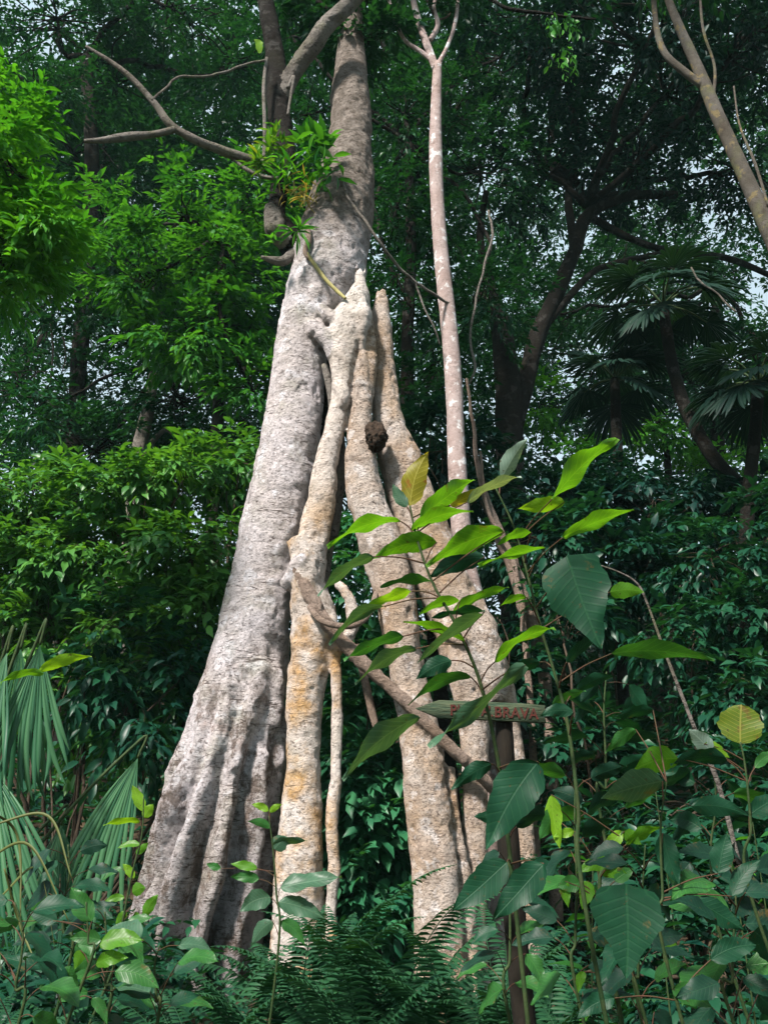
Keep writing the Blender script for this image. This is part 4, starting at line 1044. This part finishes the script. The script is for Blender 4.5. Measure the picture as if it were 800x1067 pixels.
vine('liana', 'thinner woody vine twined beside the twisted one', [(500,470),(505,520),(530,575),(545,640),(548,700),(556,780),(560,960)], [3,4,6,7,7,8,8], 11.4, MB_LIANA, seed=2)
vine('liana', 'thin pale vine curling up right of the slender trunk', [(488,400),(494,380),(490,350),(497,300),(512,250),(508,220)], 2.5, 11.5, MB_TOP, seed=3)
vine('vine', 'thin dark vine arching from the upper trunk to the slender trunk', [(350,175,10.1),(362,205,9.95),(378,228,9.9),(396,258,10),(420,283,10.3),(440,300,10.5),(470,315,10.8)], 3, 10.2, MB_TOP, seed=4)
vine('vine', 'thin grey vine dropping from the arched vine toward the slender trunk', [(430,292,10.4),(440,318,10.5),(450,340,10.6),(458,358,10.7)], 2, 10.5, MB_TOP, seed=5)
vine('vine', 'grey vine looping from the long bare branch to the dark limb', [(158,104,9.4),(172,92,9.5),(186,79,9.6),(212,80,9.8),(240,72,10),(276,62,10.3)], 2.6, 9.8, MB_TOP, seed=6)
vine('bare_cane', 'bare thin cane arching down at the right of the heart-shaped leaf', [(608,584,3.6),(640,594,3.6),(661,606,3.6),(672,625,3.6),(691,677,3.6),(708,720,3.6),(728,770,3.6),(748,815,3.6),(770,900,3.6)], [1.5,1.5,2,2.5,3,4,4.5,5,5], 3.6, MB_TOP, 'cane', 7, .004)
vine('twig', 'thin grey twig crossing in front of the dark palms', [(718,278),(730,296),(748,306),(766,324)], 2, 12, MB_TOP, 'twig', 8)
vine('overhead_branch', 'dark twig crossing the top edge right of the slender tree', [(505,-5),(530,8),(570,14),(620,20)], [4,4,3,2], 8.2, MB_DARK, 'branch', 9)
# leaf sprig under that branch
Lv = Leaves(); S = np.array([P(585+12*rng.normal(), 10+14*abs(rng.normal()), 8.1) for _ in range(16)]+[P(588+5*rng.normal(), 45+30*rng.random(), 8.1) for _ in range(9)])
sprays(Lv, S, np.tile([0, 0, -1.], (len(S), 1)), 5, .11, .45, .18, .3)
o = Lv.build('hanging_leaves', T_NEAR, L_MID); tag(o, 'green leaf sprig hanging from the twig at the top edge', 'leaves')

def epiphyte(label, px, py, Y, n, L, asp, mat, seed, up=.5):
    r = np.random.default_rng(seed); c = P(px, py, Y-.12); n = int(n*1.8)
    d = nrm(r.normal(size=(n, 3))*np.array([1, .8, .7])+np.array([0, -.35, up])); Lv = Leaves()
    ll = L*r.uniform(.6, 1.2, n)
    Lv.add(c+r.normal(size=(n, 3))*(.11 if n > 36 else .05 if n > 25 else .03), d, np.array([0, 0, 1.])+r.normal(size=(n, 3))*.3, ll, ll*asp, r.random(n))
    o = Lv.build('epiphyte', T_NEAR, mat, None, True); tag(o, label, 'epiphyte', 'epiphytes in the fork of the fig')
epiphyte('yellow-tinged epiphyte at the base of the dark upright limb', 288, 150, 9.9, 26, .26, .26, L_EPI, 1)
epiphyte('bright green strap-leaved epiphyte in the fork below the limb', 300, 182, 9.85, 30, .26, .18, L_BRIGHT, 2)
epiphyte('broad-leaved dark green epiphyte against the upper trunk', 330, 150, 9.9, 26, .30, .36, L_MID, 3, .2)
epiphyte('leafy epiphyte hanging between limb and upper trunk', 336, 180, 9.9, 22, .24, .32, L_MID, 4, -.2)
epiphyte('dull olive epiphyte where the long bare branch leaves the fork', 270, 172, 9.8, 20, .22, .2, L_EPI, 5)
epiphyte('lime fern-like sprig on the knot under the fork', 310, 240, 9.75, 12, .26, .16, L_BRIGHT, 6, -.3)
epiphyte('rootlet tuft of brown dead leaves in the fork', 318, 200, 9.95, 34, .22, .1, L_DRY, 7, -.4)
epiphyte('small green sprig on the left of the knot', 284, 250, 9.9, 6, .2, .3, L_MID, 8, 0)
bl_ = thing('hanging_leaf_sprig', 'single yellow-green leaf beside the dark upright limb', 'leaf', P(268, 62, 9.9))
bigleaf(bl_, (272,55), (265,41), 9, 9.9, B_LIME, real=.5)

# ------------------------------------------------------------------ light, world, camera
hz_ = bpy.data.materials.new('haze'); hz_.use_nodes = True; hn = hz_.node_tree; hn.nodes.clear()
ho = hn.nodes.new('ShaderNodeOutputMaterial'); hv = hn.nodes.new('ShaderNodeVolumePrincipled'); hv.inputs['Density'].default_value = .00035; hv.inputs['Color'].default_value = (.50, .88, .88, 1)  # teal volume added to lift the darkest tones towards teal
hn.links.new(hv.outputs[0], ho.inputs['Volume'])
hx = np.array([[x, y, z] for x in (-75., 75.) for y in (-30., 75.) for z in (-3., 48.)])
hb = mesh_obj('haze', hx, [np.array([[0,1,3,2],[4,6,7,5],[0,4,5,1],[2,3,7,6],[0,2,6,4],[1,5,7,3]])], hz_, None, False); hb['kind'] = 'stuff'; hb['label'] = 'thin teal haze added to lift and tint the shadows'
az = math.radians(214); el = math.radians(49)
sd = Vector((math.sin(az)*math.cos(el), math.cos(az)*math.cos(el), math.sin(el)))
sl_ = bpy.data.lights.new('Sun', 'SUN'); sl_.energy = 5.0; sl_.angle = math.radians(7); sl_.color = (1, .92, .86)
so = bpy.data.objects.new('Sun', sl_); COL.objects.link(so); so.rotation_euler = sd.to_track_quat('Z', 'Y').to_euler(); so.location = (-10, -10, 20)
wd = bpy.data.worlds.new('World'); SC.world = wd; wd.use_nodes = True
nt = wd.node_tree; bg = nt.nodes['Background']; sky = nt.nodes.new('ShaderNodeTexSky'); sky.sky_type = 'NISHITA'
sky.sun_disc = False; sky.sun_elevation = el; sky.sun_rotation = az; sky.dust_density = 3.0; sky.air_density = 1.0
hs = nt.nodes.new('ShaderNodeHueSaturation'); hs.inputs['Saturation'].default_value = .45
nt.links.new(sky.outputs[0], hs.inputs['Color'])
tcw = nt.nodes.new('ShaderNodeTexCoord'); nz = nt.nodes.new('ShaderNodeTexNoise'); nz.inputs['Scale'].default_value = 2.5; nz.inputs['Detail'].default_value = 5
nt.links.new(tcw.outputs['Generated'], nz.inputs['Vector'])
mr = nt.nodes.new('ShaderNodeMapRange'); mr.inputs[1].default_value = .3; mr.inputs[2].default_value = .6; mr.inputs[3].default_value = .55; mr.inputs[4].default_value = 1
nt.links.new(nz.outputs['Fac'], mr.inputs[0])
cm = nt.nodes.new('ShaderNodeMix'); cm.data_type = 'RGBA'; cm.inputs[7].default_value = (2.8, 3.6, 4.05, 1)
nt.links.new(mr.outputs[0], cm.inputs[0]); nt.links.new(hs.outputs[0], cm.inputs[6]); nt.links.new(cm.outputs[2], bg.inputs[0]); bg.inputs[1].default_value = .12
cd = bpy.data.cameras.new('Camera'); co = bpy.data.objects.new('Camera', cd); COL.objects.link(co)
cd.sensor_fit = 'VERTICAL'; cd.sensor_height = 24; cd.lens = 12/math.tan(math.radians(30)); cd.clip_end = 2000; cd.clip_start = .05
co.location = tuple(CAM); co.rotation_euler = (math.radians(90)+PITCH, 0, 0); SC.camera = co
SC.view_settings.view_transform = 'Standard'; SC.view_settings.look = 'None'; SC.view_settings.exposure = 1.08; SC.view_settings.gamma = 1
SC.render.engine = 'CYCLES'; SC.cycles.max_bounces = 6; SC.cycles.diffuse_bounces = 3; SC.cycles.glossy_bounces = 2; SC.cycles.transmission_bounces = 3
